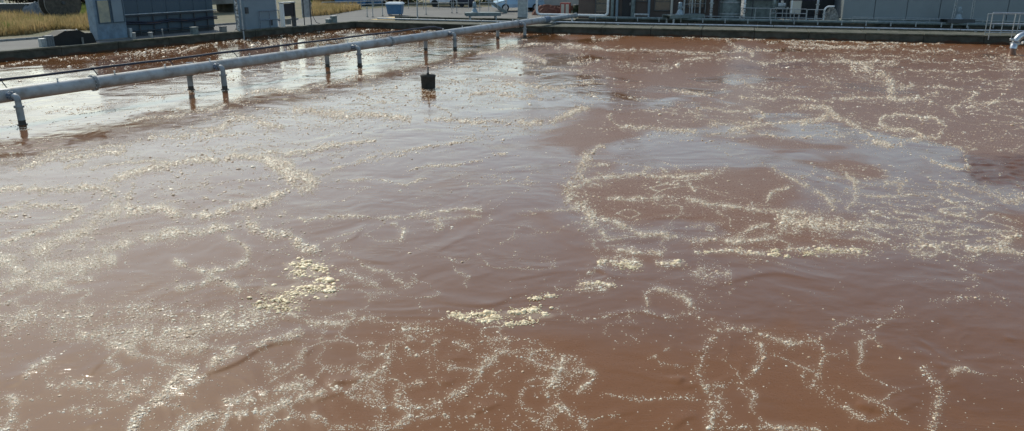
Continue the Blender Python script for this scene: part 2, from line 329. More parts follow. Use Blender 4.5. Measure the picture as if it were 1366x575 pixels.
# (window, width px, cover, size px, points)
S = [
('A',17,.9,1.6,[(1040,40),(1130,100),(1150,140),(1080,195),(970,230),(880,250),(760,255),(620,240),(510,240)]),
('A',11,.85,1.3,[(430,120),(520,100),(640,70),(780,45),(900,35),(1040,30)]),
('A',7,.5,1.1,[(530,130),(520,170),(500,215),(520,240)]),
('A',13,.65,1.2,[(0,160),(150,160),(300,155),(420,165),(440,210),(480,235)]),
('A',10,.6,1.2,[(0,240),(100,232),(200,225),(330,235)]),
('A',12,.6,1.2,[(330,240),(270,280),(180,315),(80,345),(0,365)]),
('A',24,.35,1.0,[(520,250),(400,260),(340,320),(200,380),(50,430),(0,440)]),
('A',20,.5,1.1,[(400,400),(500,375),(620,345),(700,330)]),
('A',9,.7,1.3,[(900,345),(960,380),(985,420),(950,460),(860,480),(780,475),(720,460),(690,430)]),
('A',18,.6,2.0,[(980,290),(1060,330),(1140,340),(1190,375),(1290,410)]),
('A',18,.5,1.2,[(1050,40),(1100,60),(1180,90),(1250,125),(1180,160)]),
('A',20,.5,1.3,[(1030,250),(900,300),(780,330),(640,330)]),
('A',10,.5,1.2,[(840,480),(830,520),(740,545),(650,555)]),
('A',12,.45,1.2,[(850,510),(930,545),(1000,555)]),
('A',26,.4,1.0,[(0,430),(100,480),(300,460),(460,430)]),
('A',22,.4,1.0,[(0,540),(120,520),(200,540),(330,470)]),
('L',10,.5,1.1,[(70,380),(200,340),(330,325),(500,305)]),
('L',8,.5,1.1,[(250,365),(320,345),(380,315),(500,310)]),
('L',6,.4,1.0,[(360,380),(440,360),(560,345),(700,350)]),
('L',12,.6,1.2,[(480,285),(600,250),(720,240),(850,215),(920,180),(1000,180),(1140,210)]),
('L',6,.55,1.0,[(520,178),(600,175),(700,160),(830,135),(900,120)]),
('L',5,.35,1.0,[(760,280),(790,260),(860,240),(980,230)]),
('L',6,.5,1.0,[(930,110),(980,70),(1060,60),(1130,60)]),
('L',14,.45,1.1,[(1160,140),(1260,150),(1366,150)]),
('L',8,.45,1.1,[(1060,310),(1180,310),(1300,285),(1366,275)]),
('L',10,.3,1.0,[(160,310),(300,300),(480,285)]),
('L',8,.3,1.0,[(0,340),(120,330),(260,300)]),
('M',12,.7,1.2,[(360,340),(450,345),(560,345),(620,355)]),
('M',14,.4,1.1,[(150,320),(260,325),(370,340)]),
('M',9,.75,1.2,[(670,360),(730,350),(800,360),(900,365),(1000,360),(1100,370),(1200,355),(1270,320),(1330,310)]),
('M',8,.6,1.1,[(850,265),(940,245),(1010,220),(1080,215),(1150,230),(1210,240)]),
('M',8,.5,1.1,[(960,255),(1060,265),(1140,260)]),
('M',7,.5,1.1,[(1240,130),(1300,130),(1366,120)]),
('M',10,.45,1.0,[(980,95),(1060,90),(1160,120)]),
('M',6,.6,1.0,[(880,95),(1000,70),(1100,60),(1220,65),(1366,75)]),
('M',7,.5,1.1,[(1300,210),(1366,205)]),
('M',7,.45,1.1,[(410,255),(450,275),(520,290)]),
('M',14,.6,1.2,[(20,510),(80,520),(160,540)]),
('M',7,.6,1.1,[(40,490),(200,490),(300,460),(400,445),(480,435)]),
('M',5,.5,1.1,[(300,550),(400,525),(500,495),(600,480),(680,460),(760,455),(880,440)]),
('M',5,.5,1.1,[(600,560),(700,540),(830,530),(900,515),(950,490),(1000,485)]),
('M',4,.4,1.0,[(430,500),(480,480),(540,460)]),
('M',4,.4,1.0,[(720,180),(780,195),(830,215)]),
('M',7,.55,1.0,[(0,240),(100,245),(200,230),(330,205),(420,180),(480,185)]),
('M',5,.3,1.0,[(700,300),(760,320),(780,350)]),
('M',5,.35,1.0,[(1060,150),(1160,155),(1300,160)]),
('M',6,.3,1.0,[(500,110),(640,140),(760,150),(900,140)]),
('B',18,.6,1.3,[(40,40),(100,90),(150,110),(230,115)]),
('B',5,.65,1.2,[(160,275),(280,270),(430,265),(540,270),(650,265),(720,250),(800,240),(900,240)]),
('B',5,.6,1.2,[(540,290),(600,320),(570,360)]),
('B',3,.4,1.0,[(440,290),(400,325),(270,360)]),
('B',14,.5,1.1,[(650,260),(720,285),(740,320)]),
('B',4,.4,1.0,[(720,270),(800,270),(900,265)]),
('B',4,.5,1.0,[(320,125),(480,120),(600,135),(680,115)]),
('B',4,.45,1.0,[(200,140),(330,70),(440,50),(600,15)]),
('B',16,.5,1.2,[(1310,0),(1320,60),(1270,80)]),
('B',20,.6,1.4,[(1300,100),(1240,170),(1260,200),(1330,260),(1340,310)]),
('B',2,.25,1.2,[(800,460),(850,430),(950,390),(1040,330)]),
('B',3,.5,1.0,[(1110,240),(1200,238),(1280,235)]),
('B',6,.35,1.2,[(340,400),(420,450),(520,490),(600,530)]),
('B',10,.25,1.0,[(330,470),(430,520),(520,555)]),
('C',4,.6,1.0,[(0,14),(200,15),(400,24),(700,35),(1000,42),(1366,48)]),
('C',5,.5,1.0,[(0,70),(160,75),(480,85),(620,90),(780,85),(1000,70),(1366,65)]),
('C',6,.6,1.0,[(480,150),(510,120),(620,112),(760,115),(850,135),(960,120),(1100,130),(1366,125)]),
('C',8,.5,1.0,[(670,45),(760,75),(780,110)]),
('C',7,.4,1.0,[(150,25),(170,45),(260,30)]),
('C',6,.45,1.0,[(840,45),(960,60),(1100,62)]),
('C',17,.75,1.2,[(1180,170),(1250,150),(1310,185),(1340,230),(1340,270)]),
('C',5,.6,1.0,[(730,270),(900,270),(1060,275),(1200,270),(1366,270)]),
('C',6,.4,1.0,[(1090,100),(1200,135),(1366,138)]),
('C',9,.7,1.2,[(20,360),(90,320),(130,310)]),
('C',3,.5,1.0,[(300,325),(420,320),(520,345)]),
('C',7,.65,1.1,[(220,330),(220,365),(280,385),(400,392),(520,405),(560,410)]),
('C',4,.5,1.0,[(560,310),(700,320),(800,320),(850,335)]),
('C',4,.55,1.1,[(750,310),(830,340),(780,365),(690,372),(620,365),(660,390)]),
('C',6,.65,1.1,[(690,400),(760,385),(900,370),(1050,350),(1080,320),(1040,300),(900,305)]),
('C',8,.6,1.1,[(1080,320),(1150,360),(1200,385),(1260,420)]),
('C',4,.5,1.0,[(600,415),(720,405),(900,425),(1050,420),(1150,425)]),
('C',6,.5,1.1,[(1280,365),(1366,400)]),
('C',9,.6,1.1,[(1260,440),(1330,460)]),
('C',7,.6,1.2,[(100,545),(150,480),(200,465)]),
('C',7,.5,1.2,[(100,550),(180,535),(260,515)]),
('C',6,.5,1.0,[(420,235),(500,245),(600,255)]),
('C',6,.4,1.0,[(730,205),(800,225),(900,225)]),
('C',6,.35,1.0,[(1000,190),(1080,205),(1130,220)]),
('C',5,.4,1.0,[(0,235),(100,215),(160,200)]),
('H',9,.6,1.1,[(340,265),(440,260),(540,245)]),
('H',9,.5,1.1,[(340,230),(440,210)]),
('H',3,.5,1.0,[(420,155),(600,160),(760,155),(862,150)]),
('H',3,.45,1.0,[(200,95),(360,98),(440,115)]),
('H',5,.55,1.0,[(480,215),(600,230),(690,240),(660,265),(590,300),(620,335)]),
('H',5,.65,1.0,[(862,270),(760,275),(640,295)]),
('H',3,.45,1.0,[(700,205),(820,215)]),
('H',6,.65,1.1,[(370,320),(440,335),(530,345),(560,370),(520,410),(460,395),(360,380),(310,350),(370,320)]),
('H',7,.55,1.1,[(130,330),(200,365),(270,400)]),
('H',7,.6,1.1,[(80,290),(120,310),(80,350),(0,360)]),
('H',8,.65,1.1,[(280,430),(350,440),(440,425),(500,410)]),
('H',5,.5,1.0,[(500,500),(600,530),(660,520)]),
('H',4,.5,1.0,[(590,430),(630,470),(650,540)]),
('H',4,.4,1.0,[(0,300),(100,300)]),
('H',2,.4,1.0,[(730,350),(862,355)]),
('H',3,.5,1.0,[(0,45),(200,45),(400,52),(560,55)]),
('H',4,.4,1.0,[(80,70),(300,70),(480,80),(600,78)]),
('H',3,.35,1.0,[(440,115),(560,125),(720,120),(862,125)]),
('H',3,.35,1.0,[(560,185),(680,190),(860,188)]),
('D',6,.65,1.2,[(60,100),(140,60),(270,40),(420,50),(520,45),(610,40),(690,10)]),
('D',4,.5,1.1,[(420,10),(450,30)]),
('D',6,.65,1.2,[(210,130),(330,135),(450,130),(560,140),(640,160),(760,180),(860,190),(1000,185)]),
('D',7,.6,1.3,[(190,210),(260,240),(340,270),(430,275),(520,295),(640,300),(750,305),(850,290),(910,250),(880,200)]),
('D',6,.5,1.2,[(720,290),(790,250),(850,235)]),
('D',4,.5,1.1,[(520,60),(560,105)]),
('D',5,.6,1.2,[(830,150),(860,115),(930,90)]),
('D',5,.55,1.2,[(860,10),(930,50),(1010,90),(1080,140),(1110,180)]),
('D',6,.55,1.2,[(1160,30),(1190,80),(1195,130),(1150,180)]),
('D',2,.4,1.0,[(1220,125),(1300,127),(1366,125)]),
('D',18,.6,1.7,[(900,210),(960,230),(1050,230),(1130,240)]),
('D',5,.5,1.2,[(1130,235),(1280,240),(1366,250)]),
('D',5,.5,1.4,[(1180,290),(1320,300)]),
('D',5,.55,2.1,[(910,330),(1060,330),(1200,345),(1240,355)]),
('D',5,.6,2.0,[(550,345),(620,345),(700,340),(780,350),(870,355)]),
('D',6,.55,1.6,[(250,340),(330,345),(430,355)]),
('D',10,.6,2.2,[(180,380),(250,385),(310,390),(340,410)]),
('D',6,.6,2.0,[(400,385),(500,395)]),
('D',7,.55,2.0,[(100,485),(150,475),(240,470)]),
('D',3,.5,1.5,[(0,500),(100,495),(210,495)]),
('D',3,.4,1.2,[(120,440),(180,400)]),
('D',6,.4,1.3,[(360,510),(380,490),(450,500),(520,530),(540,560)]),
('D',26,.10,1.3,[(540,400),(560,440),(700,440)]),
('D',7,.4,1.2,[(140,190),(170,240),(220,300)]),
('K',5,.45,1.1,[(600,5),(660,20),(740,45),(800,70),(890,80)]),
('K',4,.45,1.1,[(640,120),(600,165),(620,180)]),
('K',3,.5,1.1,[(470,190),(600,185),(760,190)]),
('K',6,.5,1.3,[(760,120),(770,180),(830,215),(890,240),(920,270)]),
('K',4,.45,1.2,[(450,265),(600,272),(740,285),(900,285),(1000,270),(1108,300)]),
('K',4,.45,1.3,[(720,335),(850,330),(900,300)]),
('K',2,.4,1.2,[(920,320),(1108,330)]),
('K',8,.5,2.0,[(570,395),(650,385),(740,390),(800,375),(900,375),(1000,355),(1100,355)]),
('K',8,.55,2.0,[(870,400),(1000,395),(1060,405),(1108,420)]),
('K',3,.3,1.3,[(820,460),(900,510),(930,540),(870,560)]),
('N',5,.45,1.4,[(0,160),(60,190),(140,215),(240,215)]),
('N',6,.4,1.4,[(40,220),(50,270),(10,340)]),
('N',7,.28,1.5,[(240,215),(300,190),(370,145),(450,130),(540,130),(600,90),(620,40)]),
('N',7,.2,1.6,[(450,180),(490,200),(530,240)]),
('N',7,.4,1.4,[(280,200),(295,270),(270,330),(270,400),(350,465),(470,520)]),
('N',5,.3,1.4,[(300,270),(400,265)]),
('N',5,.35,1.3,[(220,330),(220,380),(260,410)]),
('N',12,.5,1.7,[(690,310),(720,360),(770,410),(770,460),(750,520),(740,590)]),
('N',3,.4,1.3,[(460,430),(540,470),(600,520),(640,545)]),
('N',9,.22,1.5,[(720,50),(800,45),(900,35),(1000,35),(1050,60)]),
('N',10,.3,1.1,[(130,230),(190,225)]),
('N',4,.5,1.5,[(60,570),(200,560),(290,572)]),
('G',5,.45,1.3,[(0,75),(60,100),(100,125),(180,115),(250,95),(340,90),(400,105),(460,115),(530,95),(590,85)]),
('G',6,.45,1.5,[(350,30),(370,70),(360,95)]),
('G',5,.45,1.5,[(430,10),(490,20),(540,60),(560,90)]),
('G',7,.5,1.6,[(530,100),(600,140),(650,165),(740,160),(820,185),(920,210),(1040,210)]),
('G',9,.5,1.6,[(640,190),(590,240),(580,290),(570,340),(600,390),(620,470),(620,560)]),
('G',6,.5,1.5,[(810,220),(830,250),(790,330),(740,360),(680,385),(600,385)]),
('G',3,.4,1.3,[(360,270),(400,270),(420,250),(460,240)]),
('G',2,.4,1.1,[(400,275),(430,295),(520,310)]),
('G',4,.5,1.4,[(180,410),(270,430),(350,440),(450,430),(520,430),(570,440)]),
('G',8,.55,1.6,[(0,465),(60,490),(120,540),(130,575)]),
('G',3,.35,1.2,[(130,520),(260,500)]),
('G',11,.55,1.6,[(0,400),(20,330),(50,260)]),
('G',7,.5,1.5,[(90,415),(140,370),(150,330),(60,320)]),
('G',4,.35,1.3,[(730,390),(800,470)]),
('G',4,.5,1.5,[(600,555),(800,550),(960,550),(1060,560)]),
('G',14,.25,1.2,[(640,420),(660,480),(700,540)]),
('F',8,.55,1.5,[(0,270),(100,235),(190,215)]),
('F',9,.6,1.5,[(100,220),(220,180),(330,170),(440,155),(490,150)]),
('F',13,.5,1.5,[(550,190),(600,200),(690,200)]),
('F',9,.45,1.5,[(560,190),(550,240),(580,290),(650,270),(690,230)]),
('F',6,.4,1.4,[(650,290),(650,340)]),
('F',9,.6,1.5,[(490,250),(500,310),(440,360),(380,400),(300,430),(180,450),(60,500)]),
('F',8,.5,1.5,[(400,240),(480,250)]),
('F',5,.45,1.3,[(150,370),(210,400)]),
('F',8,.45,1.4,[(190,240),(170,300),(60,360)]),
('F',8,.55,1.5,[(740,240),(820,270),(860,320),(840,350),(820,390),(740,440),(660,480),(560,490),(530,450),(560,410),(640,390)]),
('F',14,.5,1.6,[(820,370),(770,430),(720,460)]),
('F',5,.5,1.4,[(620,530),(720,520),(830,520)]),
('F',8,.55,1.6,[(520,570),(560,530),(600,520),(700,480)]),
('F',4,.4,1.3,[(880,360),(960,340)]),
('F',11,.6,1.7,[(1160,290),(1140,350),(1110,400),(1090,450)]),
('F',9,.5,1.6,[(1180,300),(1250,350),(1270,370),(1220,420)]),
('F',7,.45,1.6,[(1090,500),(1160,490),(1250,545)]),
('F',9,.3,1.7,[(1010,530),(1070,540),(1130,550)]),
('F',7,.5,1.5,[(840,240),(920,240),(960,220)]),
('F',8,.4,1.4,[(470,500),(470,575)]),
('F',9,.5,1.5,[(20,570),(120,530),(240,515)]),
('F',7,.5,2.0,[(1220,40),(1290,20)]),
('F',5,.5,1.9,[(1050,75),(1110,70)]),
('F',4,.4,1.3,[(850,435),(950,440)]),
('F',12,.25,1.6,[(600,100),(700,140)]),
('E',15,.7,1.8,[(510,570),(560,490),(640,430),(690,370),(760,330),(860,290),(930,240)]),
('E',7,.5,1.5,[(660,440),(740,390),(820,350)]),
('E',8,.5,1.5,[(930,240),(1050,215),(1180,190)]),
('E',34,.17,1.15,[(0,140),(200,100),(400,110),(560,90),(800,110),(1060,90)]),
('E',30,.3,1.3,[(300,180),(500,180),(700,170),(900,150),(1100,110)]),
('E',16,.4,1.3,[(420,225),(560,225),(700,230),(820,240)]),
('E',18,.4,1.2,[(0,200),(60,150),(130,90)]),
('E',16,.4,1.3,[(0,570),(60,480),(40,420)]),
('E',9,.4,1.3,[(90,340),(160,300),(220,280)]),
('E',14,.22,1.4,[(180,390),(300,380),(420,380),(520,375)]),
('E',12,.15,1.4,[(270,480),(400,490)]),
('E',14,.2,1.4,[(430,440),(520,400),(620,360)]),
('E',14,.4,1.4,[(880,450),(1000,440),(1060,420),(1200,380)]),
('E',10,.45,1.4,[(890,495),(1050,480),(1200,430),(1366,390)]),
('E',6,.4,1.3,[(1050,280),(1100,330)]),
('E',5,.4,1.3,[(1200,350),(1240,390)]),
('E',6,.5,1.4,[(1100,90),(1250,130),(1366,140)]),
('E',14,.4,1.4,[(700,570),(800,520),(900,500)]),
# behind the grey pipe
('X',3,.6,1.0,[(0,88),(60,81),(160,73),(260,63),(330,51),(420,42),(473,35)]),
('X',5,.6,1.0,[(280,58),(330,56),(380,52),(440,45),(500,39)]),
('X',3,.6,1.0,[(476,35),(560,40),(640,44),(735,47)]),
('X',7,.5,1.0,[(150,72),(220,70),(290,62)]),
('X',7,.45,1.0,[(330,62),(420,56),(520,46)]),
('X',9,.4,1.0,[(330,85),(420,74),(520,72),(560,62)]),
('X',8,.4,1.0,[(60,150),(140,140),(220,128)]),
('X',8,.4,1.0,[(240,125),(290,110),(350,100),(430,84)]),
]
S += [(w_, wp * 2.0, c_ * .16, z_ * .75, p_) for (w_, wp, c_, z_, p_) in S if w_ in 'GND']     # fine halo of tiny bubbles
FILLS = [  # polygon (px), cover, size px, streak sharpness
 ([(0,180),(230,180),(420,215),(420,300),(330,380),(400,420),(300,470),(200,575),(0,575)], .13, 1.3, .55),
 ([(330,440),(620,420),(780,480),(760,575),(180,575),(220,500)], .05, 1.1, .45),
 ([(620,430),(1000,420),(1130,575),(600,575)], .08, 1.1, .45),
 ([(760,60),(1366,66),(1750,80),(1750,230),(1366,200),(1260,190),(900,180),(790,170)], .2, 1.0, .5),
 ([(200,150),(560,90),(780,60),(790,160),(520,210),(250,220)], .24, 1.0, .5),
 ([(770,225),(1000,215),(1366,250),(1750,260),(1750,400),(1366,345),(1000,340),(800,330),(760,280)], .3, 1.0, .5),
 ([(-150,60),(1600,62),(1600,680),(-150,680)], .14, .95, .1),      # faint web over the whole basin
 ([(0,180),(0,575),(-260,620),(-260,160)], .12, 1.3, .55),
 ([(0,90),(470,38),(720,50),(560,70),(260,120),(0,170)], .10, 1.0, .4),
]
def catmull(pts, step=1.5):
    p = np.array(pts, float)
    if len(p) < 2: return p
    p = np.vstack([2 * p[0] - p[1], p, 2 * p[-1] - p[-2]]); out = []
    for i in range(1, len(p) - 2):
        L = np.hypot(*(p[i + 1] - p[i])); n = max(2, int(L / step)); t = np.linspace(0, 1, n, endpoint=False)[:, None]
        a, b, c, d = p[i - 1], p[i], p[i + 1], p[i + 2]
        out.append(.5 * (2 * b + (c - a) * t + (2 * a - 5 * b + 4 * c - d) * t ** 2 + (3 * b - a - 3 * c + d) * t ** 3))
    out.append(p[-2][None]); return np.vstack(out)
fx, fy, fr = [], [], []
for si, (win, wpx, cover, size, pts) in enumerate(S):
    x0, y0, s = ZR[win]
    if win in 'FGN': cover *= .40 if win == 'F' else .33; size *= .95; wpx *= .85
    if win == 'K': cover *= .65
    if win == 'X': cover *= .5
    if win in 'ALM': cover *= 1.35; wpx *= .85
    if win == 'E': cover *= .9; size *= 1.12
    c = catmull([(x0 + a * s, y0 + b * s) for a, b in pts])
    seg = np.hypot(*np.diff(c, axis=0).T); L = seg.sum(); cum = np.r_[0, np.cumsum(seg)]
    n = int(3.7 * cover * L * wpx / (1.3 * size * size)) + 6
    t = RNG.random(n) * L
    # wander of the line, swelling and gaps along it
    ax_ = np.interp(t, cum, c[:, 0]); ay_ = np.interp(t, cum, c[:, 1])
    sw = .35 + 1.3 * fbm(t / 14.0, np.full(n, si * 3.3), 3, 3)
    keep = RNG.random(n) < np.clip(3.0 * fbm(t / 11.0, np.full(n, si * 5.1), 9, 3) - .75, .12, 1)
    tx = np.interp(t + 1, cum, c[:, 0]) - np.interp(t - 1, cum, c[:, 0]); ty = np.interp(t + 1, cum, c[:, 1]) - np.interp(t - 1, cum, c[:, 1])
    ll = np.hypot(tx, ty) + 1e-6
    off = RNG.normal(0, 1, n) * np.where(RNG.random(n) < .8, .32, .85) * wpx * sw
    wob = (fbm(t / 22.0, np.full(n, si * 7.7), 21, 3) - .5) * min(11, 4 + wpx * .6) + (fbm(t / 6.0, np.full(n, si * 2.9), 25, 2) - .5) * 4
    offt = off + wob
    k = np.clip(.55 + .45 * np.abs(tx / ll), 0, 1)      # flatter spread on lines that run away from the viewer keep full width
    X = ax_ - ty / ll * offt; Y = ay_ + tx / ll * offt * .85
    rr = size * np.exp(RNG.normal(0, .42, n)) * .52 * np.clip(1.25 - .35 * np.abs(off) / (wpx * .36 + .01), .5, 1.25)
    fx.append(X[keep]); fy.append(Y[keep]); fr.append(rr[keep])
def inpoly(x, y, poly):
    c = np.zeros(x.shape, bool); n = len(poly); j = n - 1
    for i in range(n):
        xi, yi = poly[i]; xj, yj = poly[j]
        if yi != yj: c ^= ((yi > y) != (yj > y)) & (x < (xj - xi) * (y - yi) / (yj - yi) + xi)
        j = i
    return c
for qi, (poly, cover, size, sharp) in enumerate(FILLS):
    p = np.array(poly, float); lo = p.min(0); hi = p.max(0); area = np.prod(hi - lo)
    n = int(area * cover / (size * size) * 7.5)
    x = lo[0] + RNG.random(n) * (hi[0] - lo[0]); y = lo[1] + RNG.random(n) * (hi[1] - lo[1])
    ok = inpoly(x + RNG.normal(0, 14, n), y + RNG.normal(0, 6, n), poly); x = x[ok]; y = y[ok]
    wx, wy = Parr(x, y)
    u = wx * .55 + 1.3 * (fbm(wx * .5, wy * .5, 31 + qi) - .5) * 2; v = wy * .42 + 1.3 * (fbm(wx * .5 + 9, wy * .5, 41 + qi) - .5) * 2
    e = voro_edge(u, v, 50 + qi)                         # thin borders between rising cells
    e2 = voro_edge(u * 2.3 + 4, v * 2.3, 60 + qi)
    dens = np.exp(-(e / .05) ** 2) + .6 * np.exp(-(e2 / .07) ** 2) * np.clip((fbm(wx * .3, wy * .3, 77) - .42) * 6, 0, 1) + .015
    if sharp < .3:
        e = voro_edge(u * .85 + 3, v * .85, 97); dens = .8 * np.exp(-(e / .032) ** 2) * np.clip((fbm(wx * .8, wy * .8, 98) - .38) * 4, 0, 1)
    else: dens *= np.clip((fbm(wx * .35, wy * .25, 88 + qi) - .28) * 3.2, 0, 1.3)
    kp = RNG.random(len(x)) < dens
    fx.append(x[kp]); fy.append(y[kp]); fr.append(size * np.exp(RNG.normal(0, .5, kp.sum())) * .45)
fx = np.concatenate(fx); fy = np.concatenate(fy); fr = np.concatenate(fr)
# stray single bubbles
n = 2600
x = RNG.random(n) * 1500 - 60; y = 70 + RNG.random(n) ** .8 * 530
kp = fbm(x / 90, y / 50, 5) > .5
fx = np.r_[fx, x[kp]]; fy = np.r_[fy, y[kp]]; fr = np.r_[fr, np.exp(RNG.normal(0, .5, kp.sum())) * .6]
# scum collars round the legs and the float
for cx_, cy_, cr in ((30, 172, 6), (300, 120, 4), (480, 93, 3.4), (607, 70, 2.8), (700, 53, 2.4), (255, 117, 4), (437, 88, 3.2), (568, 67, 2.8), (664, 50, 2.4), (571.5, 117.5, 11), (1349, 74, 9)):
    n = int(14 + cr * 9); an = RNG.random(n) * 6.283; rr = cr * (1 + np.abs(RNG.normal(0, .35, n)))
    fx = np.r_[fx, cx_ + np.cos(an) * rr]; fy = np.r_[fy, cy_ + np.sin(an) * rr * .2]; fr = np.r_[fr, np.exp(RNG.normal(0, .35, n)) * .5]
FX, FY = Parr(fx, fy)
ZC = FY * CP + HCAM * SP
FRAD = np.clip(np.minimum(fr, 2.8) * ZC / FPX, .006, .12)
def inside_basin(x, y):
    a = (x - LWA.x) * ldn.x + (y - LWA.y) * ldn.y < -.08
    b = (x - W1.x) * n12.x + (y - W1.y) * n12.y < -.1
    c = (x - W2.x) * rdn.x + (y - W2.y) * rdn.y < -.1
    return a & np.where(x < W2.x, b, c)
ok = inside_basin(FX, FY) & (fy > 30)
FX, FY, FRAD, fx, fy = FX[ok], FY[ok], FRAD[ok], fx[ok], fy[ok]
print('bubbles', len(FX))

# ------------------------------------------------------------------ the liquid surface
NA, NR = 860, 640
az = np.linspace(R(-50), R(50), NA); sa, ca = np.sin(az), np.cos(az)
def hit(A, nrm):
    den = sa * nrm.x + ca * nrm.y; t = (A.x * nrm.x + A.y * nrm.y) / np.where(np.abs(den) < 1e-6, 1e-6, den)
    return np.where(t > 0, t, 1e9)
dl = hit(LWA, ldn)
w2az = math.atan2(W2.x, W2.y)
df = np.where(az < w2az, hit(W1, n12), hit(W2, rdn))
dmax = np.minimum(np.minimum(dl, df), 120) + .12
d0 = 4.2
tt = np.linspace(0, 1, NR)
D = d0 * (dmax[None, :] / d0) ** tt[:, None]
GX = D * sa[None, :]; GY = D * ca[None, :]
PX, PY = proj(GX, GY, np.zeros_like(GX))
# slow viscous swell
wx1 = (fbm(GX * .35, GY * .35, 101, 3) - .5) * 3.0; wy1 = (fbm(GX * .35 + 5, GY * .35 + 3, 102, 3) - .5) * 3.0
n1 = fbm(GX * .55 + wx1, GY * .8 + wy1, 103, 3)
n2 = fbm(GX * 1.5 + wx1 * 1.6, GY * 2.1 + wy1 * 1.6, 104, 3)
n3 = fbm(GX * 4.5 + wx1 * 2.4, GY * 6.5 + wy1 * 2.4, 105, 2)
H = .022 * (n1 - .5) + .006 * (1 - 2 * np.abs(n2 - .5) - .6) + .004 * (n3 - .5)
n4 = fbm(GX * .75 + wx1 * 1.3, GY * 1.0 + wy1 * 1.3, 106, 2)
rid = np.clip(1 - np.abs(n4 - .5) * 16, 0, 1); rid *= np.clip((fbm(GX * .5, GY * .5, 107, 3) - .46) * 6, 0, 1)
H += .0035 * rid ** 2 * np.clip((16 - D) / 6, 0, 1)
# creases and folds seen in the photo (px polylines, height m, width m)
CREASE = [
 ('E', .055, .10, [(740,335),(800,342),(880,320),(950,290),(1010,250),(1080,222),(1190,205)]),
 ('E', .035, .08, [(1290,385),(1366,370)]), ('E', .03, .08, [(280,355),(350,340),(400,290),(440,250)]),
 ('E', .02, .07, [(20,385),(70,375),(100,330)]), ('E', .02, .08, [(330,564),(400,520)]),
 ('F', .05, .09, [(270,405),(320,395),(380,385),(420,350)]), ('F', .03, .08, [(210,470),(300,440),(380,430)]),
 ('F', .03, .08, [(800,510),(870,490),(920,465)]), ('F', .05, .10, [(1090,330),(1110,345),(1112,320)]),
 ('F', .03, .12, [(640,70),(720,95),(830,105),(900,100),(960,70),(1030,50)]), ('F', .02, .08, [(700,310),(800,300)]),
 ('F', .03, .07, [(680,390),(740,400)]), ('F', .025, .08, [(180,300),(220,260)]),
 ('G', .05, .08, [(480,380),(500,360),(498,345)]), ('G', .035, .08, [(460,560),(520,515),(570,508)]),
 ('G', .022, .08, [(200,130),(260,100),(340,95),(420,115),(480,122)]), ('G', .03, .09, [(1190,460),(1260,480)]),
 ('G', .025, .08, [(560,270),(600,235)]), ('G', .02, .08, [(140,510),(250,498),(340,480)]),
 ('N', .03, .10, [(430,470),(500,490),(600,490),(680,450)]), ('N', .02, .07, [(1030,205),(1080,210)]), ('N', .02, .07, [(780,325),(800,305)]),
 ('B', .03, .10, [(330,370),(390,350),(410,325),(440,290)]), ('B', .025, .12, [(330,410),(450,440),(560,450)]),
 ('B', .02, .12, [(690,420),(760,380),(860,330)]), ('B', .03, .1, [(1320,470),(1366,440)]), ('B', .02, .1, [(980,520),(1100,500),(1300,470)]),
 ('D', .04, .10, [(120,440),(160,415),(210,440),(150,460)]), ('D', .03, .14, [(600,490),(700,460),(850,430),(1000,450),(1100,468)]),
 ('D', .03, .12, [(360,215),(480,205),(560,210)]), ('D', .03, .12, [(360,280),(480,275)]),
 ('A', .03, .12, [(880,175),(960,180),(990,190)]), ('A', .03, .10, [(250,525),(330,520),(360,515)]),
]
def crease_field(X, Y):
    out = np.zeros_like(X)
    for win, amp, wd, pts in CREASE:
        x0, y0, s = ZR[win]
        c = catmull([(x0 + a * s, y0 + b * s) for a, b in pts], 3)
        cx_, cy_ = Parr(c[:, 0], c[:, 1])
        m_ = (X > cx_.min() - .5) & (X < cx_.max() + .5) & (Y > cy_.min() - .5) & (Y < cy_.max() + .5)
        if not m_.any(): continue
        xs, ys = X[m_], Y[m_]
        best = np.full(xs.shape, 1e9); side = np.zeros(xs.shape); tp = np.zeros(xs.shape); N = len(cx_) - 1
        for i in range(N):
            ex, ey = cx_[i + 1] - cx_[i], cy_[i + 1] - cy_[i]; L2 = ex * ex + ey * ey + 1e-9
            u = np.clip(((xs - cx_[i]) * ex + (ys - cy_[i]) * ey) / L2, 0, 1)
            dx, dy = xs - cx_[i] - u * ex, ys - cy_[i] - u * ey; d = np.hypot(dx, dy)
            b = d < best; best[b] = d[b]; side[b] = np.sign(ex * dy - ey * dx)[b]; tp[b] = ((i + u) / N)[b]
        env = np.sin(np.clip(tp, 0, 1) * math.pi) ** .6
        sgn = side * best
        prof = np.exp(-np.where(sgn > 0, sgn / (wd * 1.6), -sgn / (wd * .45)) ** 2)
        out[m_] += amp * env * prof * .30
    return out
H += crease_field(GX, GY)
fade = np.clip((dmax[None, :] - D) / 1.0, 0, 1)
